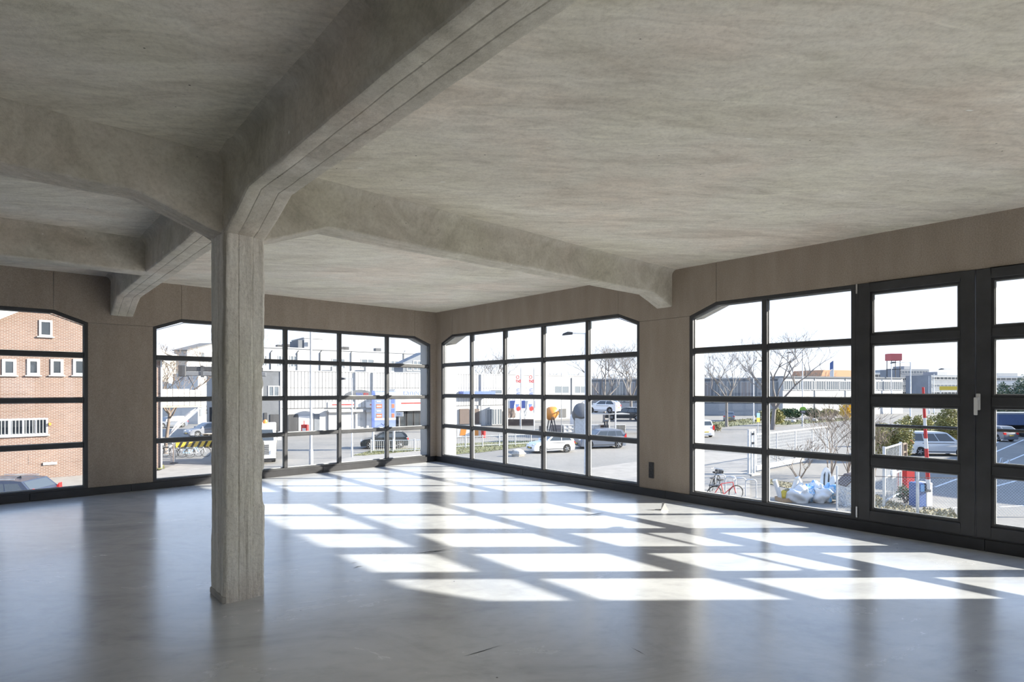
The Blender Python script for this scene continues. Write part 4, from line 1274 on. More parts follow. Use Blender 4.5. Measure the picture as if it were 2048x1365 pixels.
# ---- leafy shrubs
def shrub(label, px, v, rx, ry, h, mat, seed, n=2600, leaf=.13, name='leafy_shrub', z=G, lumps=7, cat='shrub', group='leafy shrubs'):
    rnd = random.Random(seed)
    x, y = P(px, v)
    R = empty(name, (x, y, z), rad(RIGHT), label, cat, group)
    st = MB()
    for i in range(6):
        st.tube([(rnd.uniform(-.2, .2) * rx, rnd.uniform(-.2, .2) * ry, 0), (rnd.uniform(-.6, .6) * rx, rnd.uniform(-.6, .6) * ry, h * .6)], .035, 4, r1=.015)
    st.build('stem', 'bark', R)
    L_ = [(rnd.uniform(-.65, .65) * rx, rnd.uniform(-.55, .55) * ry, rnd.uniform(.35, .72) * h, rnd.uniform(.30, .5)) for _ in range(lumps)]
    mb = MB()
    for i in range(n):
        cx, cy, cz, k = rnd.choice(L_)
        d = Vector((rnd.gauss(0, 1), rnd.gauss(0, 1), rnd.gauss(0, 1))).normalized() * rnd.uniform(.55, 1.05)
        p = Vector((cx + d.x * rx * k, cy + d.y * ry * k, max(.05, cz + d.z * h * k * .85)))
        a = Vector((rnd.uniform(-1, 1), rnd.uniform(-1, 1), rnd.uniform(-.6, 1))).normalized() * leaf * rnd.uniform(.6, 1.3)
        b = a.cross(Vector((rnd.uniform(-1, 1), rnd.uniform(-1, 1), rnd.uniform(-1, 1)))).normalized() * leaf * .45
        mb.add([p - a, p + b, p + a, p - b], [(0, 1, 2, 3)])
    tag(mb.build('foliage', mat, R, recalc=False), kind='stuff')
    return R
shrub('olive green shrub left of the red and white barrier', 1778, 40, 1.6, 1.3, 3.1, 'leaf_olive', 41, 9000, .085)
shrub('olive green shrub right of the barrier, behind the silver van', 1878, 52, 2.7, 1.4, 3.4, 'leaf_olive', 42, 8000, .10)
shrub('dark olive shrub between the van and the barrier', 1838, 50, 1.2, 1.1, 2.9, 'leaf_olive', 43, 4000, .10)
shrub('yellow flowering shrub at the edge of the fixed window', 1693, 98, 2.1, 1.4, 3.0, 'leaf_yellow', 44, 3000, .15)
shrub('leafy ivy mound right of the lamp post base, dark hall', 1543, 80, 2.2, 1.2, 2.4, 'leaf_olive', 45, 2000, .18)
shrub('low green bush at the white hall, left of the green sign', 1583, 100, 2.6, 1.2, 1.9, 'leaf_dark', 46, 1600, .2)
shrub('low green bush at the white hall, right of the green sign', 1622, 100, 2.4, 1.2, 1.8, 'leaf_dark', 47, 1600, .2)
shrub('low green bush at the white hall, near the yellow shrub', 1662, 105, 2.8, 1.2, 1.6, 'leaf_olive', 48, 1400, .2)
shrub('dark evergreen tree at the right edge, behind the blue trailer', 2046, 78, 3.0, 2.6, 6.6, 'leaf_conifer', 49, 9000, .15, name='evergreen_tree', cat='tree', lumps=10)
shrub('dark evergreen tree left of its taller neighbour, behind the blue trailer', 2006, 82, 2.6, 2.4, 4.9, 'leaf_conifer', 50, 7000, .15, name='evergreen_tree', cat='tree', lumps=9)
shrub('green shrub at the foot of the galvanised gate', 1812, 25.2, .45, .35, .75, 'leaf_dark', 51, 700, .05)
shrub('dry verge plant by the white car at the window jamb', 1424, 68, 1.3, .6, 1.0, 'straw', 52, 700, .12)

# ---- boulders
def boulder(label, px, v, r, seed):
    x, y = P(px, v)
    o = MB().blob((0, 0, r * .35), r, r * .8, r * .6, seed, .45).build('boulder', 'stone', None, smooth=30, loc=(x, y, G))
    tag(o, label, 'boulder', 'boulders by the roads')
boulder('pale boulder at the kerb before the white hatchback', 1037, VG(913), .55, 1)
boulder('flat boulder left of the green sign post', 1587, VG(846), .45, 2)
boulder('boulder right of the green sign post', 1629, VG(844), .55, 3)
boulder('boulder under the yellow shrub', 1664, VG(842), .45, 4)

# ---- buildings across the street
def ribbed_hall():
    f = Fac('ribbed_hall', 'long white ribbed metal hall with roller doors across the street', 560, 65.5, 1012, 82.5)
    top = f.at(700, 745)[1]
    MB().box(0, f.w, .14, 5, 0, top).build('wall', 'white_paint', f.root)
    # ribbed cladding, real folds
    prof = []; x = 0.0; k = 0
    while x < f.w - .5:
        prof += [(x, 0.0), (x + .33, 0.0), (x + .34, .07), (x + .39, .07), (x + .40, 0.0)]
        x += .40
    for z0, z1 in ((2.9, top - 1.95), (top - 1.90, top)):
        vs = []; fs = []
        for p, d in prof: vs += [(p, d, z0), (p, d, z1)]
        for i in range(len(prof) - 1): fs.append((2 * i, 2 * i + 2, 2 * i + 3, 2 * i + 1))
        MB().add(vs, fs).build('cladding', 'white_paint', f.root, recalc=False)
    MB().box(0, f.w, -.06, .3, top, top + .12).build('coping', 'lightgrey', f.root)
    f.slabpx('door', 'darkgrey', 577, 829, 596, 864)
    f.slabpx('panel', 'white_plastic', 597, 832, 626, 862)
    f.slabpx('door', 'bluegrey_wall', 628, 828, 639, 862)
    for a, c in ((657, 720), (733, 778)):
        x0, _ = f.at(a, 863); x1, zt = f.at(c, 824)
        rd = MB().box(x0, x1, -.05, .05, 0, zt).build('roller_door', 'white_plastic', f.root)
        for i in range(12):
            MB().box(x0, x1, -.075, -.05, zt * i / 12 + .03, zt * (i + 1) / 12 - .03).build('slat', 'white_plastic', rd)
        MB().box(x0 - .2, x1 + .2, -.55, .0, zt, zt + .30).build('awning_box', 'lightgrey', f.root)
        x0, za = f.at(a, 816); x1, zb = f.at(c, 804)
        s_ = MB().box(x0 - .1, x1 + .1, -.10, 0, za, zb).build('sign_board', 'white_plastic', f.root)
        MB().box(x0 + .4, x1 - .8, -.115, -.10, (za + zb) / 2 - .07, (za + zb) / 2 + .07).build('red_band', 'red', s_)
    for px in (710, 745, 961):
        x0, _ = f.at(px, 800)
        MB().tube([(x0, -.12, 0), (x0, -.12, top)], .09, 6).build('downpipe', 'lightgrey', f.root)
    # right hand end: shop front
    x0, za = f.at(918, 790); x1, zb = f.at(981, 783)
    MB().box(x0, x1, -1.3, 0, za, zb).build('canopy', 'sign_blue', f.root)
    for a, c in ((919, 938), (941, 958)):
        f.slabpx('door', 'brown_door', a, 818, c, 851)
    x0, z0 = f.at(973, 851); x1, z1 = f.at(1004, 818)
    for i in range(3):
        f.win(x0 + (x1 - x0) * i / 3, x0 + (x1 - x0) * (i + 1) / 3 - .05, max(0.05, z0), z1, pane='hazy_glass', bars=1, name='shop_window')
    f.winpx(980, 780, 1004, 789, pane='hazy_glass')
    f.slabpx('door', 'brown_door', 1006, 822, 1011, 850)
ribbed_hall()

def grey_block():
    f = Fac('grey_block', 'plain grey block with white framed windows right of the column', 470, 61, 562, 63.5)
    top = f.at(545, 743)[1]
    MB().box(0, f.w, 0, 12, 0, top).build('wall', 'grey_wall', f.root)
    MB().box(0, f.w, -.08, 12.1, top, top + .18).build('coping', 'lightgrey', f.root)
    for a, c in ((512, 526), (536, 559)):
        f.winpx(a, 772, c, 794, pane='hazy_glass', t=.12, bars=1)
    f.slabpx('shutter', 'darkgrey', 540, 829, 558, 865)
    f.slabpx('door', 'darkgrey', 528, 826, 534, 845)
    f.slabpx('corner_board', 'white_paint', 560.2, 744, 562, 866)
grey_block()

def terrace():
    f = Fac('white_terrace', 'white flat-roofed apartment terrace behind the ribbed hall', 505, 86, 870, 105)
    top = f.at(700, 703)[1]
    MB().box(0, f.w, 0, 10, 0, top).build('wall', 'white_paint', f.root)
    MB().box(-.1, f.w + .1, -.15, 10, top, top + .2).build('coping', 'lightgrey', f.root)
    # stair tower
    x0, zt = f.at(597, 676); x1, _ = f.at(646, 676)
    tw = MB().box(x0 + 1.0, x1, .3, 7, top - .5, zt).build('stair_tower', 'white_paint', f.root)
    MB().box(x0 + .1, x0 + 1.05, .5, 5, top, zt - .3).build('lift_shaft', 'grey_wall', tw)
    MB().box(x0 + .9, x1 + .1, .2, 7.1, zt, zt + .15).build('tower_coping', 'lightgrey', tw)
    for a, b, c, d in ((524, 711, 534, 733), (580, 712, 594, 735), (616, 683, 622, 691), (664, 718, 690, 738), (722, 719, 748, 737), (781, 722, 797, 744), (556, 712, 570, 733)):
        f.winpx(a, b, c, d, pane='hazy_glass', t=.12, bars=1)
    for px in (541, 594, 702, 807, 640):
        x0, za = f.at(px, 742); _, zb = f.at(px, 706)
        MB().tube([(x0, -.1, za), (x0, -.1, zb), (x0 + .25, -.1, zb + .35)], .07, 5).build('flue', 'darkgrey', f.root)
    for px, w in ((664, 1.1), (672, 1.2), (733, 1.6), (748, 1.4)):
        x0, za = f.at(px, 742); _, zb = f.at(px, 737)
        MB().box(x0 - w / 2, x0 + w / 2, -1.6, -.8, za - .3, zb + .2).build('roof_unit', 'lightgrey', f.root)
    rnd = random.Random(3)
    for px in (565, 577, 690, 697, 762):
        x0, zt = f.at(px, 703)
        MB().box(x0 - .5, x0 + .5, 1, 2, top + .2, top + .2 + rnd.uniform(.3, .8)).build('roof_vent', 'darkgrey', f.root)
terrace()

def glazed_house():
    f = Fac('glazed_house', 'white house with a glazed blue gable, right end of the terrace', 806, 80.5, 850, 82.5)
    x0, z1 = f.at(814, 726); x1, z2 = f.at(838, 711)
    _, z0 = f.at(814, 744)
    MB().prism([(0, 0), (f.w, 0), (f.w, z2 + .5), (x1, z2), (0, z1)], 0, 3).build('wall', 'bluegrey_wall', f.root)
    f.winpx(813, 728, 824, 742, pane='hazy_glass', t=.1)
    f.winpx(826, 722, 842, 742, pane='hazy_glass', t=.1, bars=1)
glazed_house()

def side_street():
    f = Fac('gabled_house', 'pale gabled house at the end of the side street', 372, 98, 470, 111)
    x0, z0 = f.at(374, 702); x1, z1 = f.at(425, 688)
    MB().prism([(0, 0), (f.w, 0), (f.w, z1), (x1, z1), (x0, z0)], 0, 2.5).build('wall', 'lightgrey', f.root)
    MB().prism([(x0 - .3, z0), (x1, z1), (f.w, z1), (f.w, z1 + .3), (x1, z1 + .15), (x0 - .3, z0 + .15)], -.3, 2.6).build('roof', 'roof_dark', f.root)
    f.winpx(401, 705, 409, 717, pane='hazy_glass', t=.12)
    f.winpx(378, 772, 388, 790, pane='hazy_glass', t=.12)
    f.winpx(399, 758, 405, 780, t=.12)
    f2 = Fac('corner_shop', 'white corner shop with black number lettering beside its door', 396, 84, 470, 93)
    zt = f2.at(420, 752)[1]
    MB().box(0, f2.w, 0, 4, 0, zt).build('wall', 'white_paint', f2.root)
    MB().box(-.1, f2.w, -.2, 4, zt, zt + .2).build('coping', 'lightgrey', f2.root)
    f2.slabpx('door', 'darkgrey', 419, 815, 426, 845)
    f2.slabpx('door', 'bluegrey_wall', 399, 808, 404, 833)
    x0, zz = f2.at(411, 814)
    text('T8', .42, 'rubber_black', f2.root, (x0, -.02, zz))
    text('20', .62, 'rubber_black', f2.root, (x0 + .1, -.02, zz - .55))
    MB().box(x0 - .25, x0 + .45, -.02, 0, zz - 1.02, zz - .92).build('sign_line', 'rubber_black', f2.root)
    f3 = Fac('low_white_house', 'low white house with a sloped roof at the left of the side street', 296, 92, 352, 96)
    x0, z0 = f3.at(308, 702); x1, z1 = f3.at(350, 712)
    MB().prism([(0, 0), (f3.w, 0), (f3.w, z1 - .2), (0, z0 + .4)], 0, 3).build('wall', 'cream', f3.root)
    MB().prism([(-.2, z0 + .4), (f3.w + .3, z1 - .25), (f3.w + .3, z1 + .1), (-.2, z0 + .8)], -.3, 3.2).build('roof', 'white_paint', f3.root)
    f4 = Fac('yard_wall', 'grey garage row behind the street tree', 318, 96, 400, 107)
    zt = f4.at(360, 795)[1]
    MB().box(0, f4.w, 0, 6, 0, zt).build('wall', 'lightgrey', f4.root)
    for i in range(3):
        MB().box(.6 + i * 2.3, 2.5 + i * 2.3, -.06, .05, 0, zt - .5).build('garage_door', 'bluegrey_wall', f4.root)
side_street()

# ---- filling station: arch sign, price pylon, shop
def station():
    f = Fac('station_arch_sign', 'grey arched sign on the ribbed hall with blue and red lettering', 686, 66.5, 752, 68.2, cat='sign', z=ZP(794, 67))
    n = 16; h = f.at(720, 780)[1]
    pts = [(0, 0), (f.w, 0)] + [(f.w * (1 - i / n), h * math.sin(math.pi * (1 - i / n)) ** .6) for i in range(1, n)]
    MB().prism(pts, -.25, 0).build('board', 'grey_wall', f.root)
    x0, z0 = f.at(718, 788)
    text('tan', .62, 'sign_blue', f.root, (x0, -.26, z0))
    x0, z0 = f.at(731, 788)
    text('go', .62, 'red', f.root, (x0, -.26, z0))
    v = 47.5
    x, y = P(768, v)
    R = empty('price_sign', (x, y, G), rad(RIGHT + 24), 'pale blue price sign with orange plates on white posts behind the railing', 'sign')
    w = 23 / F * v; zb, zt = ZP(855, v) - G, ZP(783, v) - G
    MB().box(-w, w, -.12, .12, zb, zt).build('board', 'sign_pale', R)
    for s_ in (-1, 1): MB().tube([(s_ * (w - .10), .16, 0), (s_ * (w - .10), .16, zt + .05)], .10, 8).build('post', 'white_plastic', R)
    MB().box(-w - .05, -w + .16, -.16, .14, zb, zt + .05).build('edge_board', 'sign_blue', R)
    MB().box(-w + .22, w, -.135, -.12, zt - .32, zt - .08).build('head_panel', 'white_plastic', R)
    H_ = zt - zb
    for i, q in enumerate((.28, .415, .545, .68)):
        zz = zt - H_ * q
        if i % 2:
            MB().box(-w + .30, -w + .78, -.135, -.12, zz - .16, zz + .18).build('price_plate', 'orange_red', R)
            MB().box(w - .34, w - .12, -.135, -.12, zz - .15, zz + .17).build('price_plate', 'orange_red', R)
        else:
            MB().box(w - .36, w - .10, -.13, -.12, zz - .16, zz + .18).build('price_plate', 'sign_blue', R)
        MB().box(-w + .32, -w + (.72 if i % 2 else .66), -.14, -.12, zz - .045, zz + .045).build('text_line', 'white_plastic', R)
    MB().box(-w + .16, w, -.135, -.12, zt - H_ * .80, zt - H_ * .745).build('white_band', 'white_plastic', R)
    sq = [(-w + .30, .03), (-w + .55, .14), (-w + .80, .21), (-w + .72, .27), (-w + .95, .12), (-w + 1.0, .26), (-w + 1.2, .10), (-w + 1.25, .24)]
    MB().tube([(x_, -.13, zb + z_ * 1.3) for x_, z_ in sq], .016, 5).build('squiggle', 'sign_blue', R)
    # shop under a white fascia
    g = Fac('station_shop', 'filling station shop under a white fascia with blue lettering', 788, 71.0, 872, 74.6)
    zt = g.at(815, 779)[1]; zf = g.at(815, 822)[1]
    MB().box(0, g.w, .3, 1.6, 0, zt).build('wall', 'darkgrey', g.root)
    MB().box(-.1, g.w + .1, -.6, 1.6, zf, zt).build('fascia', 'white_plastic', g.root)
    x0, z0 = g.at(819, 786)
    text('tango', .95, 'sign_blue', g.root, (x0 + .1, -.62, z0), sx=1.25)
    x0, z0 = g.at(798, 808); x1, z1 = g.at(860, 805)
    MB().box(x0, x1, -.615, -.6, z0 - .03, z1 + .03).build('red_band', 'red', g.root)
    for i in range(4):
        x0, _ = g.at(800 + i * 14, 850); x1, zz = g.at(812 + i * 14, 824)
        g.win(x0, x1, .1, zf - .1, fr='darkgrey', name='shop_window')
    x, y = P(798, 52)
    R = empty('exit_sign', (x, y, G), rad(RIGHT), 'small white sign board with purple lettering right of the price sign', 'sign')
    zz = ZP(829, 52) - G
    MB().tube([(0, .05, 0), (0, .05, zz)], .05, 6).build('post', 'lightgrey', R)
    MB().box(-.38, .38, -.04, .04, zz - .2, zz + .2).build('board', 'white_plastic', R)
    text('EX', .27, 'sign_blue', R, (0, -.045, zz))
station()

# red canister box on the yard before the hall
x, y = P(610, 64)
R = empty('red_box', (x, y, G), rad(RIGHT), 'red steel box with a white mark before the ribbed hall', 'box')
MB().box(-.35, .35, -.3, .3, 0, 1.15).build('body', 'red', R, bevel=.02)
MB().box(-.2, .2, -.315, -.3, .45, .75).build('mark', 'white_plastic', R)
MB().tube([(-.1, 0, 1.15), (-.1, 0, 1.6)], .05, 6).build('pipe', 'red', R)

# ---- low railings
def railing(label, pts, h, pitch=.16, mat='galv', name='railing', post=1.6, z=G):
    a = Vector(P(*pts[0])); b = Vector(P(*pts[1])); e = b - a
    R = empty(name, (a.x, a.y, z), math.atan2(e.y, e.x), label, 'railing', 'low railings along the road')
    L = e.length
    for zz in (h, .16): MB().tube([(0, 0, zz), (L, 0, zz)], .028, 5).build('rail', mat, R)
    n = int(L / pitch)
    me = None
    for i in range(1, n):
        if me is None:
            o = MB().tube([(0, 0, .16), (0, 0, h)], .011, 4, cap=False).build('baluster', mat, R); me = o.data
        else:
            o = bpy.data.objects.new('baluster', me); COL.objects.link(o); o.parent = R
        o.location = (i * L / n, 0, 0)
    k = max(1, int(L / post))
    for i in range(k + 1):
        MB().tube([(L * i / k, 0, -.1), (L * i / k, 0, h + .12)], .045, 6).build('post', mat, R)
railing('low steel railing before the black hatchback', ((742, VG(906)), (872, VG(903))), .95)
railing('low steel railing on the long verge, left of the white car', ((896, VG(898)), (1062, VG(890))), .95, pitch=.19)

# ---- advertising board on the verge
x, y = P(940, 60)
R = empty('advert_board', (x, y, G), rad(RIGHT + 12), 'white advertising board with orange blocks at the end of the railing', 'sign')
zb, zt = ZP(874, 60) - G, ZP(849, 60) - G
MB().box(-1.35, 1.15, -.03, .03, zb, zt).build('board', 'white_plastic', R)
MB().box(-1.40, 1.20, -.05, .05, zt - .05, zt + .03).build('frame', 'darkgrey', R)
MB().box(-1.40, 1.20, -.05, .05, zb - .05, zb + .02).build('frame', 'darkgrey', R)
for q in (-1.2, 1.0): MB().tube([(q, .06, 0), (q, .06, zt)], .04, 6).build('post', 'galv', R)
MB().prism([(-1.1, zb + .15), (-.5, zb + .15), (-.3, zt - .2), (-.9, zt - .2)], -.045, -.03).build('block', 'orange', R)
MB().prism([(.1, zb + .1), (.9, zb + .1), (.9, zt - .3), (.45, zt - .15)], -.045, -.03).build('block', 'orange', R)
x, y = P(967, 60)
R = empty('red_bin', (x, y, G), rad(RIGHT), 'red waste bin right of the advertising board', 'bin')
MB().lathe([(.22, 0), (.26, .9), (.28, .92), (.24, 1.0)], 14).build('drum', 'red', R, smooth=40)
MB().lathe([(.2, 1.0), (.2, 1.05), (.05, 1.1)], 14).build('lid', 'red', R)

# ---- banner flags
def banner(label, px, v, words):
    x, y = P(px, v)
    R = empty('banner_flag', (x, y, G), rad(RIGHT + 28), label, 'flag', 'white banner flags')
    zt, zb = ZP(739, v) - G, ZP(826, v) - G
    MB().tube([(.42, 0, 0), (.42, 0, zt + .2)], .05, 8).build('pole', 'white_plastic', R)
    vs = []; fs = []; n = 14
    for i in range(n + 1):
        zz = zb + (zt - zb) * i / n
        for j in range(4):
            xx = .40 - j * .27 - (.05 * math.sin(i * .9) * j)
            yy = .012 * math.sin(i * .7 + j * 1.3)
            vs.append((xx, yy, zz))
    for i in range(n):
        for j in range(3): fs.append((i * 4 + j, i * 4 + j + 1, i * 4 + 5 + j, i * 4 + 4 + j))
    fl_ = MB().add(vs, fs).build('cloth', 'white_plastic', R, smooth=60)
    text('tan', .92, 'sign_blue', R, (-.02, -.025, zb + (zt - zb) * .46), rot=(rad(90), rad(-90), 0))
    text('go', .98, 'red', R, (-.12, -.025, zb + (zt - zb) * .78), rot=(rad(90), rad(-90), 0))
    MB().prism([(-.30, zb + 1.05), (.20, zb + 1.05), (.05, zb + .75), (-.25, zb + .62)], -.03, -.02).build('emblem', 'sign_blue', R)
    MB().prism([(.28 * math.cos(rad(q)) + .05, zb + .5 + .30 * math.sin(rad(q))) for q in range(0, 360, 30)], -.028, -.018).build('emblem', 'red', R)
banner('white banner flag with red and blue lettering, left of the two', 1036, VG(863), 1)
banner('white banner flag with red and blue lettering, right of the two', 1062, VG(865), 1)

# ---- yard: mixer, silos, car rack
def yard():
    f = Fac('yard_hall', 'white flat hall with square windows behind the orange mixer', 1012, 92, 1180, 104)
    zt = f.at(1100, 752)[1]
    MB().box(0, f.w, 0, 12, 0, zt).build('wall', 'white_paint', f.root)
    MB().box(0, f.w, -.1, 12, zt, zt + .15).build('coping', 'lightgrey', f.root)
    for a, c in ((1108, 1138), (1148, 1172)): f.winpx(a, 772, c, 788, bars=1, pane='hazy_glass', t=.12)
    f.slabpx('door', 'brown_door', 1015, 815, 1030, 836)
    f.slabpx('door', 'darkgrey', 1118, 818, 1132, 836)
    x0, z0 = f.at(1143, 836); _, z1 = f.at(1143, 756)
    MB().tube([(x0, -.12, 0), (x0, -.12, z1)], .1, 6).build('downpipe', 'lightgrey', f.root)
    # parked canopy shed under the flags
    x, y = P(1040, 80)
    R = empty('blue_canopy', (x, y, G), rad(RIGHT), 'blue and white canopy stall behind the banner flags', 'stall')
    zt = ZP(802, 80) - G; zb = ZP(817, 80) - G
    for i in range(6):
        MB().box(-2.1 + i * .7, -1.4 + i * .7, -.6, 1.2, zb, zt).build('panel', 'sign_blue' if i % 2 else 'white_plastic', R)
    for q in (-2.0, 0, 2.0): MB().tube([(q, -.4, 0), (q, -.4, zb)], .06, 6).build('leg', 'galv', R)
    MB().box(-1.9, 1.9, .2, .9, 0, .9).build('counter', 'brown_door', R)
    # orange mixer drum on a stand
    x, y = P(1103, 62)
    R = empty('concrete_mixer', (x, y, G), rad(RIGHT + 10), 'orange round mixer drum on a dark frame in the yard', 'mixer')
    zc = ZP(827, 62) - G
    mt = Matrix.Translation((0, 0, zc)) @ Matrix.Rotation(rad(62), 4, 'Y')
    MB().lathe([(.05, -.78), (.45, -.70), (.70, -.4), (.76, 0), (.62, .4), (.42, .72), (.38, .72)], 18, mt).build('drum', 'orange', R, smooth=50)
    for s_ in (-1, 1):
        MB().tube([(-.5, s_ * .5, 0), (0, s_ * .62, zc)], .06, 6).build('leg', 'darkgrey', R)
        MB().tube([(.5, s_ * .5, 0), (0, s_ * .62, zc)], .06, 6).build('leg', 'darkgrey', R)
    MB().box(-1.3, -.55, -.4, .4, .2, 1.1).build('motor_box', 'darkgrey', R)
    # round grey tank on end and a white one
    x, y = P(1161, 55.5)
    R = empty('grey_tank', (x, y, G), rad(RIGHT), 'large grey round tank lying in the yard', 'tank')
    zc = ZP(826, 55.5) - G
    mt = Matrix.Translation((0, 0, zc)) @ Matrix.Rotation(rad(70), 4, 'X')
    MB().lathe([(.4, -1.0), (.72, -.9), (.78, -.7), (.78, .7), (.72, .9), (.4, 1.0)], 20, mt).build('shell', 'grey_wall', R, smooth=40)
    for q in (-.6, .6): MB().box(-.6, .6, q - .1, q + .1, 0, zc - .5).build('cradle', 'galv', R)
    x, y = P(1151, 72)
    R = empty('white_tank', (x, y, G), rad(RIGHT), 'white plastic tank beside the grey round tank', 'tank')
    MB().lathe([(.65, 0), (.7, .1), (.7, 1.7), (.55, 1.95), (.2, 2.0)], 18).build('shell', 'white_plastic', R, smooth=40)
    MB().lathe([(.2, 2.0), (.2, 2.1), (.02, 2.12)], 12).build('lid', 'blue', R)
    # stacked sacks / crates
    rnd = random.Random(8)
    for i, (px, lb, mt_) in enumerate(((1112, 'pink crate pile left of the yard pole', 'far_tan'), (1136, 'white crate pile right of the yard pole', 'white_plastic'), (1190, 'white drum pile under the car rack', 'white_plastic'), (1208, 'brown drum pile under the car rack', 'brown_door'), (1240, 'tan crate pile right of the red barrel', 'cream'))):
        x, y = P(px, 68)
        R = empty('crate_pile', (x, y, G), rad(RIGHT + rnd.uniform(-15, 15)), lb, 'crates', 'crate piles in the yard')
        for q in range(2):
            for k in range(2):
                MB().ring(-.65 + k * .66, -.03 + k * .66, q * .45, q * .45 + .42, .07, -.35, .35).box(-.60 + k * .66, -.08 + k * .66, -.3, .3, q * .45 + .05, q * .45 + .3).build('crate', mt_, R)
    x, y = P(1123, 57)
    R = empty('yard_pole', (x, y, G), 0, 'thin white pole standing among the yard crates', 'pole')
    MB().tube([(0, 0, 0), (0, 0, ZP(745, 57) - G)], .05, 6, r1=.03).build('shaft', 'lightgrey', R)
    MB().lathe([(.15, 0), (.15, .06), (.06, .1)], 10).build('foot', 'galv', R)
    x, y = P(1226, 57)
    R = empty('red_barrel', (x, y, G), 0, 'red barrel under the car rack', 'barrel')
    MB().lathe([(.30, 0), (.30, .3), (.315, .32), (.30, .34), (.30, .62), (.315, .64), (.30, .66), (.30, 1.0), (.27, .98)], 16).build('drum', 'red', R, smooth=30)
    MB().lathe([(.285, 1.0), (.285, 1.04), (.1, 1.05)], 16).build('lid', 'red', R)
    # rack that carries a car
    x, y = P(1206, 61)
    R = empty('car_rack', (x, y, G), rad(RIGHT + 10), 'white steel rack with an arched frame carrying a car', 'rack')
    for q in (-2.0, 1.05):
        for w in (-.95, .95): MB().box(q - .07, q + .07, w - .07, w + .07, 0, 3.75).build('post', 'white_plastic', R)
    MB().box(-2.1, 2.6, -1.0, 1.0, 2.42, 2.52).build('deck', 'lightgrey', R)
    for w in (-.95, .95):
        MB().tube([(-2.0, w, 3.7), (-1.2, w, 4.15), (-.2, w, 4.2), (1.05, w, 3.7)], .06, 6).build('arch', 'white_plastic', R)
    for q in (-2.0, 1.05): MB().box(q - .05, q + .05, -.95, .95, 3.7, 3.8).build('beam', 'white_plastic', R)
    x, y = P(1250, 65.5)
    R = empty('car_ramp', (x, y, G), rad(RIGHT), 'grey steel ramp under the raised dark car', 'ramp')
    MB().box(-2.4, 2.4, -1, 1, 1.42, 1.55).build('deck', 'grey_wall', R)
    for q in (-2.2, 2.2):
        for w in (-.8, .8): MB().box(q - .08, q + .08, w - .08, w + .08, 0, 1.42).build('leg', 'grey_wall', R)
yard()

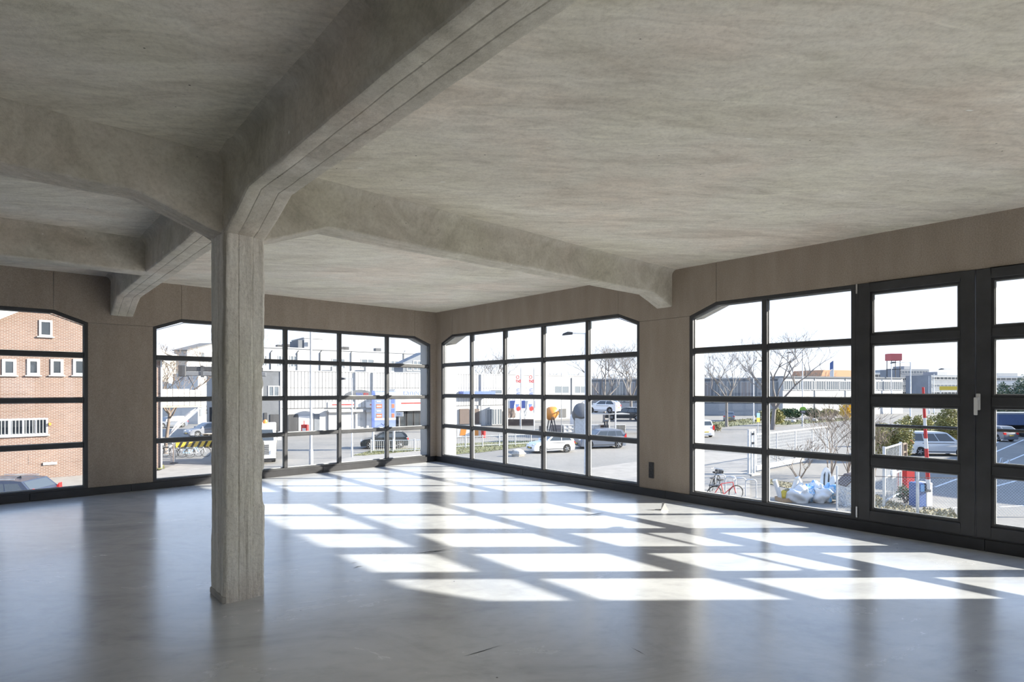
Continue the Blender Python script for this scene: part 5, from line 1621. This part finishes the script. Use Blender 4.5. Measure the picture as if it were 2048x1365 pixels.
# ---- long halls behind the right hand windows
def right_side():
    f = Fac('dark_hall', 'long dark blue-grey hall with tall glazing behind the bare trees', 1178, 124, 1561, 112)
    zt = f.at(1400, 759)[1]; zl = f.at(1400, 806)[1]
    MB().box(0, f.w, .1, 4, 0, zt).build('wall', 'bluegrey_wall', f.root)
    MB().box(0, f.w, -.1, 4, zt, zt + .25).build('coping', 'lightgrey', f.root)
    n = 15
    for i in range(n):
        a, c = f.w * i / n + .25, f.w * (i + 1) / n - .25
        f.win(a, c, zl, zt - .5, fr='lightgrey', pane='hazy_glass' if i % 3 else 'far_tan', t=.14, bars=2)
    MB().box(0, f.w, -.12, .1, 0.0, zl - .15).build('plinth', 'lightgrey', f.root)
    g = Fac('white_hall', 'long white hall with one band of narrow windows under its eaves', 1566, 111, 1806, 122)
    zt = g.at(1640, 756)[1]; z0 = g.at(1640, 781)[1]; z1 = g.at(1640, 762)[1]
    MB().box(0, g.w, .05, 4, 0, zt).build('wall', 'white_paint', g.root)
    MB().box(-.1, g.w + .1, -.2, 4, zt, zt + .25).build('coping', 'bluegrey_wall', g.root)
    n = 9
    for i in range(n):
        g.win(g.w * i / n + .12, g.w * (i + 1) / n - .12, z0, z1, pane='hazy_glass', t=.12, bars=5)
    for i in range(1, 4):
        MB().box(g.w * i / 4 - .1, g.w * i / 4 + .1, -.05, .1, 0, zt).build('pilaster', 'lightgrey', g.root)
    # orange roofed building
    h = Fac('orange_roof_hall', 'far long building with an orange roof right of the flag', 1640, 185, 1716, 190)
    zt = h.at(1680, 757)[1]; zr = h.at(1680, 741)[1]
    MB().box(0, h.w, 0, 12, 0, zt).build('wall', 'far_blue', h.root)
    MB().prism([(-.5, zt), (h.w + .5, zt), (h.w - 1, zr), (1, zr)], -.5, 12).build('roof', 'roof_orange', h.root)
    for i in range(6): h.win(h.w * i / 6 + .4, h.w * (i + 1) / 6 - .4, zt - 2.2, zt - .6, pane='hazy_glass', t=.15)
    # flag
    x, y = P(1667, 145)
    R = empty('flag_pole', (x, y, G), rad(RIGHT), 'flag pole with drooping blue and white flag', 'flag')
    zt = ZP(722, 145) - G; zb = ZP(756, 145) - G
    MB().tube([(0, 0, 0), (0, 0, zt)], .09, 6).build('pole', 'white_plastic', R)
    for q, (a, c, mt_) in enumerate(((.52, 1.0, 'blue'), (.0, .52, 'white_plastic'))):
        za, zc = zb + (zt - zb) * a, zb + (zt - zb) * c
        MB().add([(-.1, 0, za), (-.9, .1, za - .3), (-.95, -.1, za + .5), (-.1, 0, zc), (-.85, .15, zc - .6), (-.5, -.1, zc - .2)], [(0, 1, 4, 5, 3)]).build('cloth', mt_, R)
    # office blocks far right
    for (pa, va, pb, vb, py, mt_, lb, nf, nc) in (
            (1738, 230, 1850, 235, 746, 'far_blue', 'far blue-grey office block left of the lamp post', 4, 12),
            (1800, 206, 1858, 208, 739, 'far_grey', 'far glass-topped office block behind the lamp post', 5, 8),
            (1862, 190, 1942, 195, 751, 'far_grey', 'far grey office block above the yellow sign', 4, 9),
            (1955, 200, 2120, 205, 753, 'far_blue', 'far blue office block behind the evergreens', 4, 14),
            (1600, 260, 1700, 265, 752, 'far_grey', 'farthest grey block behind the orange roof', 3, 9)):
        k = Fac('office_block', lb, pa, va, pb, vb, group='far office blocks')
        zt = k.at((pa + pb) / 2, py)[1]
        MB().box(0, k.w, 0, 9, 0, zt).build('wall', mt_, k.root)
        MB().box(k.w * .3, k.w * .55, 2, 7, zt, zt + 1.2).build('roof_unit', 'lightgrey', k.root)
        for i in range(nf):
            z0 = zt * (i + .35) / nf; z1 = zt * (i + .8) / nf
            k.win(.5, k.w - .5, z0, z1, fr='lightgrey', pane='house_glass' if i % 2 else 'hazy_glass', t=.2, bars=nc)
    x, y = P(1899, 150)
    R = empty('yellow_sign', (x, y, G), rad(RIGHT), 'long yellow sign board before the far office block', 'sign')
    zz = ZP(777, 150) - G
    MB().box(-2.6, 2.6, -.1, .1, zz - .5, zz + .5).build('board', 'yellow', R)
    for q in (-2.2, 2.2): MB().tube([(q, .15, 0), (q, .15, zz)], .1, 6).build('post', 'galv', R)
    # red box sign on stilts
    x, y = P(1787, 200)
    R = empty('red_tower_sign', (x, y, G), rad(RIGHT), 'red box sign on four stilts above the far roofs', 'sign')
    zb, zt = ZP(722, 200) - G, ZP(708, 200) - G
    MB().box(-2.0, 2.0, -1.6, 1.6, zb, zt).build('box', 'red_hazed', R, bevel=.1)
    for q in (-1.5, 1.5):
        for w in (-1.2, 1.2): MB().tube([(q, w, 0), (q, w, zb)], .12, 6).build('stilt', 'darkgrey', R)
    MB().box(-1.7, 1.7, -1.4, 1.4, zb * .80, zb * .80 + .2).build('brace', 'darkgrey', R)
right_side()

# ---- round stop sign, small signs
def signs():
    v = VG(852)
    v -= 4; x, y = P(1606, v)
    R = empty('round_sign', (x, y, G), rad(RIGHT), 'round green and dark stop sign with the number 306', 'sign')
    zz = ZP(821, v) - G; r = .47
    MB().tube([(0, .06, 0), (0, .06, zz + .4)], .05, 6).build('post', 'galv', R)
    for nm, a0, a1, mt_ in (('upper_disc', 0, 180, 'green'), ('lower_disc', 180, 360, 'darkgrey')):
        MB().prism([(r * math.cos(rad(a)), zz + r * math.sin(rad(a))) for a in range(a0, a1 + 1, 15)], -.03, .03).build(nm, mt_, R)
    text('306', .36, 'white_plastic', R, (0, -.035, zz - .2))
    x, y = P(1516.5, 60)
    R = empty('small_sign', (x, y, G), rad(RIGHT + 20), 'small blue and yellow sign on a post left of the mullion', 'sign')
    zz = ZP(838, 60) - G
    MB().tube([(0, .05, 0), (0, .05, zz)], .04, 6).build('post', 'galv', R)
    MB().box(-.2, .2, -.02, .02, zz - .35, zz + .12).build('board', 'yellow', R)
    MB().box(-.2, .2, -.025, .02, zz + .12, zz + .6).build('board', 'light_blue', R)
signs()

# ---- mesh sliding gate
def gate():
    a = Vector(P(1512, 34.6)); b = Vector(P(1656, 42.0)); e = b - a; L = e.length
    R = empty('mesh_gate', (a.x, a.y, G), math.atan2(e.y, e.x), 'galvanised sliding gate of fine wire mesh with a white lower beam', 'gate')
    zt = ZP(868, 34.6) - G
    MB().box(0, L, -.04, .04, zt - .08, zt).build('top_rail', 'white_plastic', R)
    MB().box(0, L * .97, -.06, .06, .12, .42).build('lower_beam', 'white_plastic', R)
    for i in range(5): MB().box(L * i / 4 - .03, L * i / 4 + .03, -.03, .03, .42, zt - .08).build('upright', 'galv', R)
    mb = MB(); n = int(L / .11)
    for i in range(n): mb.box(i * L / n, i * L / n + .006, -.004, .004, .42, zt - .08)
    for i in range(9): mb.box(0, L, -.008, .0, .5 + i * .2, .508 + i * .2)
    tag(mb.build('wire_mesh', 'galv', R), kind='stuff')
    x, y = P(1503, 33.6)
    R = empty('gate_portal', (x, y, G), rad(RIGHT + 35), 'pair of galvanised gate posts with rollers at the near end of the mesh gate', 'gate post')
    h = ZP(859, 33.6) - G
    for q in (-.28, .0, .28): MB().box(q - .055, q + .055, -.06, .06, 0, h - abs(q) * .2).build('post', 'galv', R)
    MB().box(-.34, .34, -.05, .05, h - .12, h).build('head_bar', 'galv', R)
    for zz in (h * .7, h * .9):
        MB().lathe([(.09, -.06), (.09, .06)], 10, Matrix.Translation((0, -.1, zz))).build('roller', 'darkgrey', R)
    MB().box(-.45, .45, -.3, .3, 0, .10).build('foot', 'stone', R)
gate()

# ---- barrier with its box
def barrier():
    v = 24.6
    x, y = P(1841, v)
    R = empty('road_barrier', (x, y, G), rad(RIGHT + 14), 'raised red and white barrier pole on a blue and white box', 'barrier')
    h = ZP(965, v) - G
    MB().box(-.36, .02, -.25, .25, 0, h).build('cabinet', 'blue', R, bevel=.02)
    MB().box(.02, .36, -.26, .26, 0, h + .0).build('cabinet_side', 'white_plastic', R, bevel=.02)
    MB().box(-.30, .10, -.31, -.25, h - .35, h - .05).build('drive_cover', 'light_blue', R)
    zt = ZP(775, v) - G; n = 10; z0 = h - .25
    am = None
    for i in range(n):
        a, c = z0 + (zt - z0) * i / n, z0 + (zt - z0) * (i + 1) / n
        r0, r1 = .085 - .004 * i, .085 - .004 * (i + 1)
        x0, x1 = .0 - .018 * i * 1.6, -.018 * (i + 1) * 1.6
        MB().tube([(x0, -.36, a), (x1, -.36, c)], r0, 8, r1=r1).build('pole_segment', 'red' if i % 2 else 'white_plastic', R)
    MB().box(-.14, .14, -.36, -.25, z0 - .12, z0 + .25).build('hinge', 'darkgrey', R)
    v = 27.0
    x, y = P(1812, v)
    R = empty('red_cabinet', (x, y, G), rad(RIGHT + 10), 'tall red steel cabinet beside the galvanised gate', 'cabinet')
    h = ZP(937, v) - G
    MB().box(-.26, .24, -.25, .25, 0, h).build('body', 'red', R, bevel=.015)
    MB().box(-.22, .20, -.262, -.25, .1, h - .08).build('door', 'red', R)
    MB().box(-.30, .27, -.29, .29, h, h + .05).build('cap', 'red', R)
    v = 24.4
    a = Vector(P(1768, v)); b = Vector(P(1801, 26.6)); e = b - a; L = e.length
    R = empty('steel_gate', (a.x, a.y, G), math.atan2(e.y, e.x), 'open galvanised bar gate left of the red cabinet', 'gate')
    h = ZP(894, v) - G
    for q in (0, L): MB().box(q - .05, q + .05, -.05, .05, 0, h).build('post', 'galv', R)
    for zz in (.22, h * .48, h - .08): MB().box(0, L, -.03, .03, zz - .03, zz + .03).build('rail', 'galv', R)
    n = 11
    for i in range(1, n): MB().box(L * i / n - .012, L * i / n + .012, -.012, .012, .22, h - .08).build('bar', 'galv', R)
    MB().box(L * .35, L * .6, -.09, -.03, h * .42, h * .56).build('lock_box', 'galv', R)
    v = 27.5
    x, y = P(1806, v)
    R = empty('fence_post', (x, y, G), 0, 'dark wooden posts with a rail behind the galvanised gate', 'post')
    for q in (-.1, .5):
        MB().box(q - .05, q + .05, -.05, .05, 0, ZP(889, v) - G).build('post', 'bark', R)
    for zz in (2.0, 2.4): MB().box(-.1, .5, -.03, .03, zz - .04, zz + .04).build('rail', 'bark', R)
barrier()

# ---- chain link fence
def side_hall():
    R = empty('side_hall', (50, -17, G), 0, 'long grey hall beyond the right edge that shades the parking bays', 'building')
    MB().box(0, 70, 0, 12, 0, 8.8).build('wall', 'grey_wall', R)
    MB().box(-.2, 70.2, -.2, 12.2, 8.8, 9.1).build('coping', 'lightgrey', R)
    for i in range(14):
        MB().box(1.5 + i * 5, 4.5 + i * 5, 11.95, 12.06, 2.5, 5.5).build('window', 'house_glass', R)
side_hall()

def chain_fence(label, pa, va, pb, vb, h, npost, seed):
    a = Vector(P(pa, va)); b = Vector(P(pb, vb)); e = b - a; L = e.length
    R = empty('chain_fence', (a.x, a.y, G), math.atan2(e.y, e.x), label, 'fence', 'chain link fences')
    for i in range(npost):
        MB().tube([(L * i / (npost - 1), 0, 0), (L * i / (npost - 1), 0, h + .38)], .04, 8).build('post', 'galv', R)
    MB().tube([(0, 0, h), (L, 0, h)], .014, 5).build('top_wire', 'brown_door', R)
    mb = MB(); p = .12
    n = int((L + h) / p)
    for i in range(n):
        for s_ in (1, -1):
            x0 = i * p - h if s_ > 0 else i * p
            pts = []
            z0, z1 = 0.03, h
            xa, xb = (x0, x0 + h) if s_ > 0 else (x0, x0 - h)
            # clip to 0..L
            t0, t1 = 0.0, 1.0
            d = xb - xa
            for lim in (0, L):
                t = (lim - xa) / d
                if d > 0:
                    if lim == 0: t0 = max(t0, t)
                    else: t1 = min(t1, t)
                else:
                    if lim == 0: t1 = min(t1, t)
                    else: t0 = max(t0, t)
            if t1 - t0 < .01: continue
            mb.tube([(xa + d * t0, .01 * s_, z0 + (z1 - z0) * t0), (xa + d * t1, .01 * s_, z0 + (z1 - z0) * t1)], .0032, 3, cap=False)
    tag(mb.build('wire', 'galv', R, recalc=False), kind='stuff')
chain_fence('chain link fence in front of the barrier, under the glass doors', 1674, 23.4, 1834, 22.8, 1.5, 2, 1)
chain_fence('chain link fence before the parking bays, right glass door', 1836, 22.8, 2075, 22.4, 1.5, 3, 2)

# ---- rubbish heap under the fixed window
def heap():
    v = 25.6
    x, y = P(1573, v)
    R = empty('cardboard_box', (x, y, G), rad(RIGHT + 8), 'open cardboard box holding rolls and sticks', 'box')
    h = ZP(995, v) - G
    mb = MB()
    for (a, c, d, e) in ((-.38, .38, -.3, -.28), (-.38, .38, .28, .3), (-.38, -.36, -.28, .28), (.36, .38, -.28, .28)): mb.box(a, c, d, e, 0, h)
    mb.box(-.38, .38, -.3, .3, 0, .02)
    mb.build('walls', 'cardboard', R)
    def thing(nm, lb, cat, px, py, vv, rot, fn):
        xx, yy = P(px, vv)
        r_ = empty(nm, (xx, yy, ZP(py, vv)), rad(RIGHT), lb, cat)
        r_.rotation_euler = (rot[0], rot[1], rad(RIGHT) + rot[2])
        fn(r_)
    def roll(r_): 
        MB().tube([(0, 0, 0), (0, 0, 1.0)], .10, 10).build('tube', 'white_plastic', r_)
        MB().tube([(0, 0, .9), (0, 0, 1.005)], .105, 10).build('end_band', 'cream', r_)
    thing('foam_roll', 'white foam roll leaning left in the cardboard box', 'roll', 1563, 1003, v, (0, rad(-18), 0), roll)
    thing('foam_roll', 'white foam roll leaning right in the cardboard box', 'roll', 1578, 1003, v, (0, rad(20), 0), roll)
    thing('foam_roll', 'white foam roll lying on the bags', 'roll', 1615, 994, v + .4, (0, rad(-28), 0), roll)
    def sponge(r_):
        MB().blob((0, 0, .12), .20, .16, .22, 5, .4).build('lump', 'yellow', r_, smooth=50)
        MB().blob((.1, 0, .3), .1, .1, .12, 6, .4).build('tip', 'straw', r_, smooth=50)
    thing('yellow_foam', 'lump of yellow foam in the cardboard box', 'foam', 1570, 996, v, (0, 0, 0), sponge)
    rnd = random.Random(2)
    bags = [(1598, 1012, .42, 'white_plastic', 'white rubbish bag right beside the cardboard box'), (1612, 1000, .38, 'light_blue', 'blue and white rubbish bag at the back of the heap'),
            (1627, 1014, .46, 'light_blue', 'large blue rubbish bag in the middle of the heap'), (1642, 1006, .40, 'white_plastic', 'white rubbish bag below the upright board'),
            (1655, 1020, .42, 'light_blue', 'blue rubbish bag at the right end of the heap'), (1636, 1022, .40, 'white_plastic', 'white rubbish bag low at the front of the heap')]
    for i, (px, py, r_, mt_, lb) in enumerate(bags):
        vv = v - .2 + .25 * (i % 3)
        xx, yy = P(px, vv)
        zc = max(G + r_ * .8, ZP(py, vv))
        o = empty('rubbish_bag', (xx, yy, G), rnd.uniform(0, 6), lb, 'bag', 'rubbish bags in the heap')
        MB().blob((0, 0, (zc - G)), r_ * 1.15, r_, max(r_ * .9, zc - G), i, .55, 26, 18).build('sack', 'bag_print' if i in (1, 2, 4, 5) else mt_, o, smooth=80)
        MB().tube([(0, 0, (zc - G) * 1.9), (.05, 0, (zc - G) * 1.9 + .2)], [.12, .05], 6).build('knot', mt_, o)
    def board(r_):
        pr = [(-.22, 0), (.22, 0), (.26, .5), (.22, .95), (.1, 1.2), (0, 1.26), (-.1, 1.2), (-.22, .95), (-.26, .5)]
        MB().prism(pr, -.04, .04).build('deck', 'white_plastic', r_, bevel=.01)
        MB().prism([(-.12, .05), (-.06, .05), (-.07, 1.05), (-.14, .9)], -.05, -.04).build('dark_stripe', 'darkgrey', r_)
        MB().prism([(.06, .05), (.12, .05), (.14, .9), (.07, 1.05)], -.05, -.04).build('dark_stripe', 'darkgrey', r_)
    thing('board', 'white upright board with two dark stripes behind the bags', 'board', 1650, 990, v + .6, (rad(-8), rad(8), 0), board)
    def board2(r_):
        MB().blob((0, 0, .35), .36, .12, .5, 9, .25).build('sheet', 'white_plastic', r_, smooth=50)
        MB().prism([(-.1, .15), (.15, .15), (.17, .45), (-.08, .45)], -.15, -.10).build('emblem', 'sign_blue', r_)
        MB().prism([(-.08, .15), (.13, .15), (.13, .28), (-.08, .28)], -.16, -.14).build('emblem_foot', 'yellow', r_)
    thing('sheet_bundle', 'white bundle with a blue and yellow mark right of the upright board', 'bundle', 1667, 990, v + .7, (0, 0, 0), board2)
    x, y = P(1733, 24.6)
    R = empty('graffiti_container', (x, y, G), rad(RIGHT + 4), 'low container covered in graffiti beside the first glass door', 'container')
    h = ZP(955, 24.6) - G
    MB().prism([(-.98, 0), (-.98, h - .35), (-.55, h), (-.15, h + .06), (-.15, 0)], -.1, .55).build('shell', 'graffiti', R)
    MB().prism([(-1.02, h - .38), (-.56, h + .02), (-.1, h + .09), (-.1, h + .15), (-.58, h + .08), (-1.05, h - .34)], -.16, .6).build('lid', 'brown_door', R)
heap()

# ---- lorry trailer and parking bays
x, y = P(2040, 62)
R = empty('blue_trailer', (x, y, G), rad(RIGHT - 4), 'long dark blue curtain trailer before the evergreens', 'trailer')
zb, zt = 1.25, ZP(826, 62) - G
MB().box(-3.2, 6.5, -1.25, 1.25, zb, zt).build('body', 'trailer_blue', R, bevel=.04)
MB().box(-3.25, 6.5, -1.27, 1.27, zt - .12, zt + .05).build('top_rail', 'lightgrey', R)
MB().box(-3.2, 6.5, -.5, .5, .75, zb).build('chassis', 'darkgrey', R)
for q in (1.0, 2.3, 3.6):
    for w in (-1.0, 1.0):
        MB().lathe([(.2, -.15), (.46, -.16), (.5, -.1), (.5, .1), (.46, .16), (.2, .15)], 18, Matrix.Translation((q - 1.4, w, .5)) @ Matrix.Rotation(rad(90), 4, 'X')).build('wheel', 'tyre', R, smooth=40)
for i, (p0, p1, w) in enumerate((((1990, 905), (2048, 880), .14), ((1985, 975), (2060, 955), .12), ((1870, 975), (1925, 955), .12), ((2000, 930), (2060, 905), .12), ((1870, 1020), (1925, 1015), .12), ((2000, 1015), (2048, 1012), .12), ((1985, 890), (2030, 868), .14))):
    a = Vector(gpt(*p0)); b = Vector(gpt(*p1)); e = (b - a).normalized(); n_ = Vector((-e.y, e.x)) * w / 2
    o = MB().add([(*(a + n_), G + .006), (*(a - n_), G + .006), (*(b - n_), G + .006), (*(b + n_), G + .006)], [(0, 1, 2, 3)]).build('parking_line', 'line_white', gp)
for i in range(3):
    x, y = P(2003 + i * 8, 34 - i * .5)
for i, (px, v) in enumerate(((2002, 36), (2016, 35))):
    x, y = P(px, v)
    R = empty('bike_stand', (x, y, G), rad(RIGHT + 30), 'low slanted steel stand on the parking yard, %s' % ('left of two' if i == 0 else 'right of two'), 'stand', 'low steel stands')
    MB().tube([(-.5, 0, 0), (0, 0, .7), (.2, 0, .7), (.2, 0, 0)], .03, 6).build('bow', 'galv', R)
    MB().box(-.6, .3, -.06, .06, 0, .03).build('foot', 'galv', R)
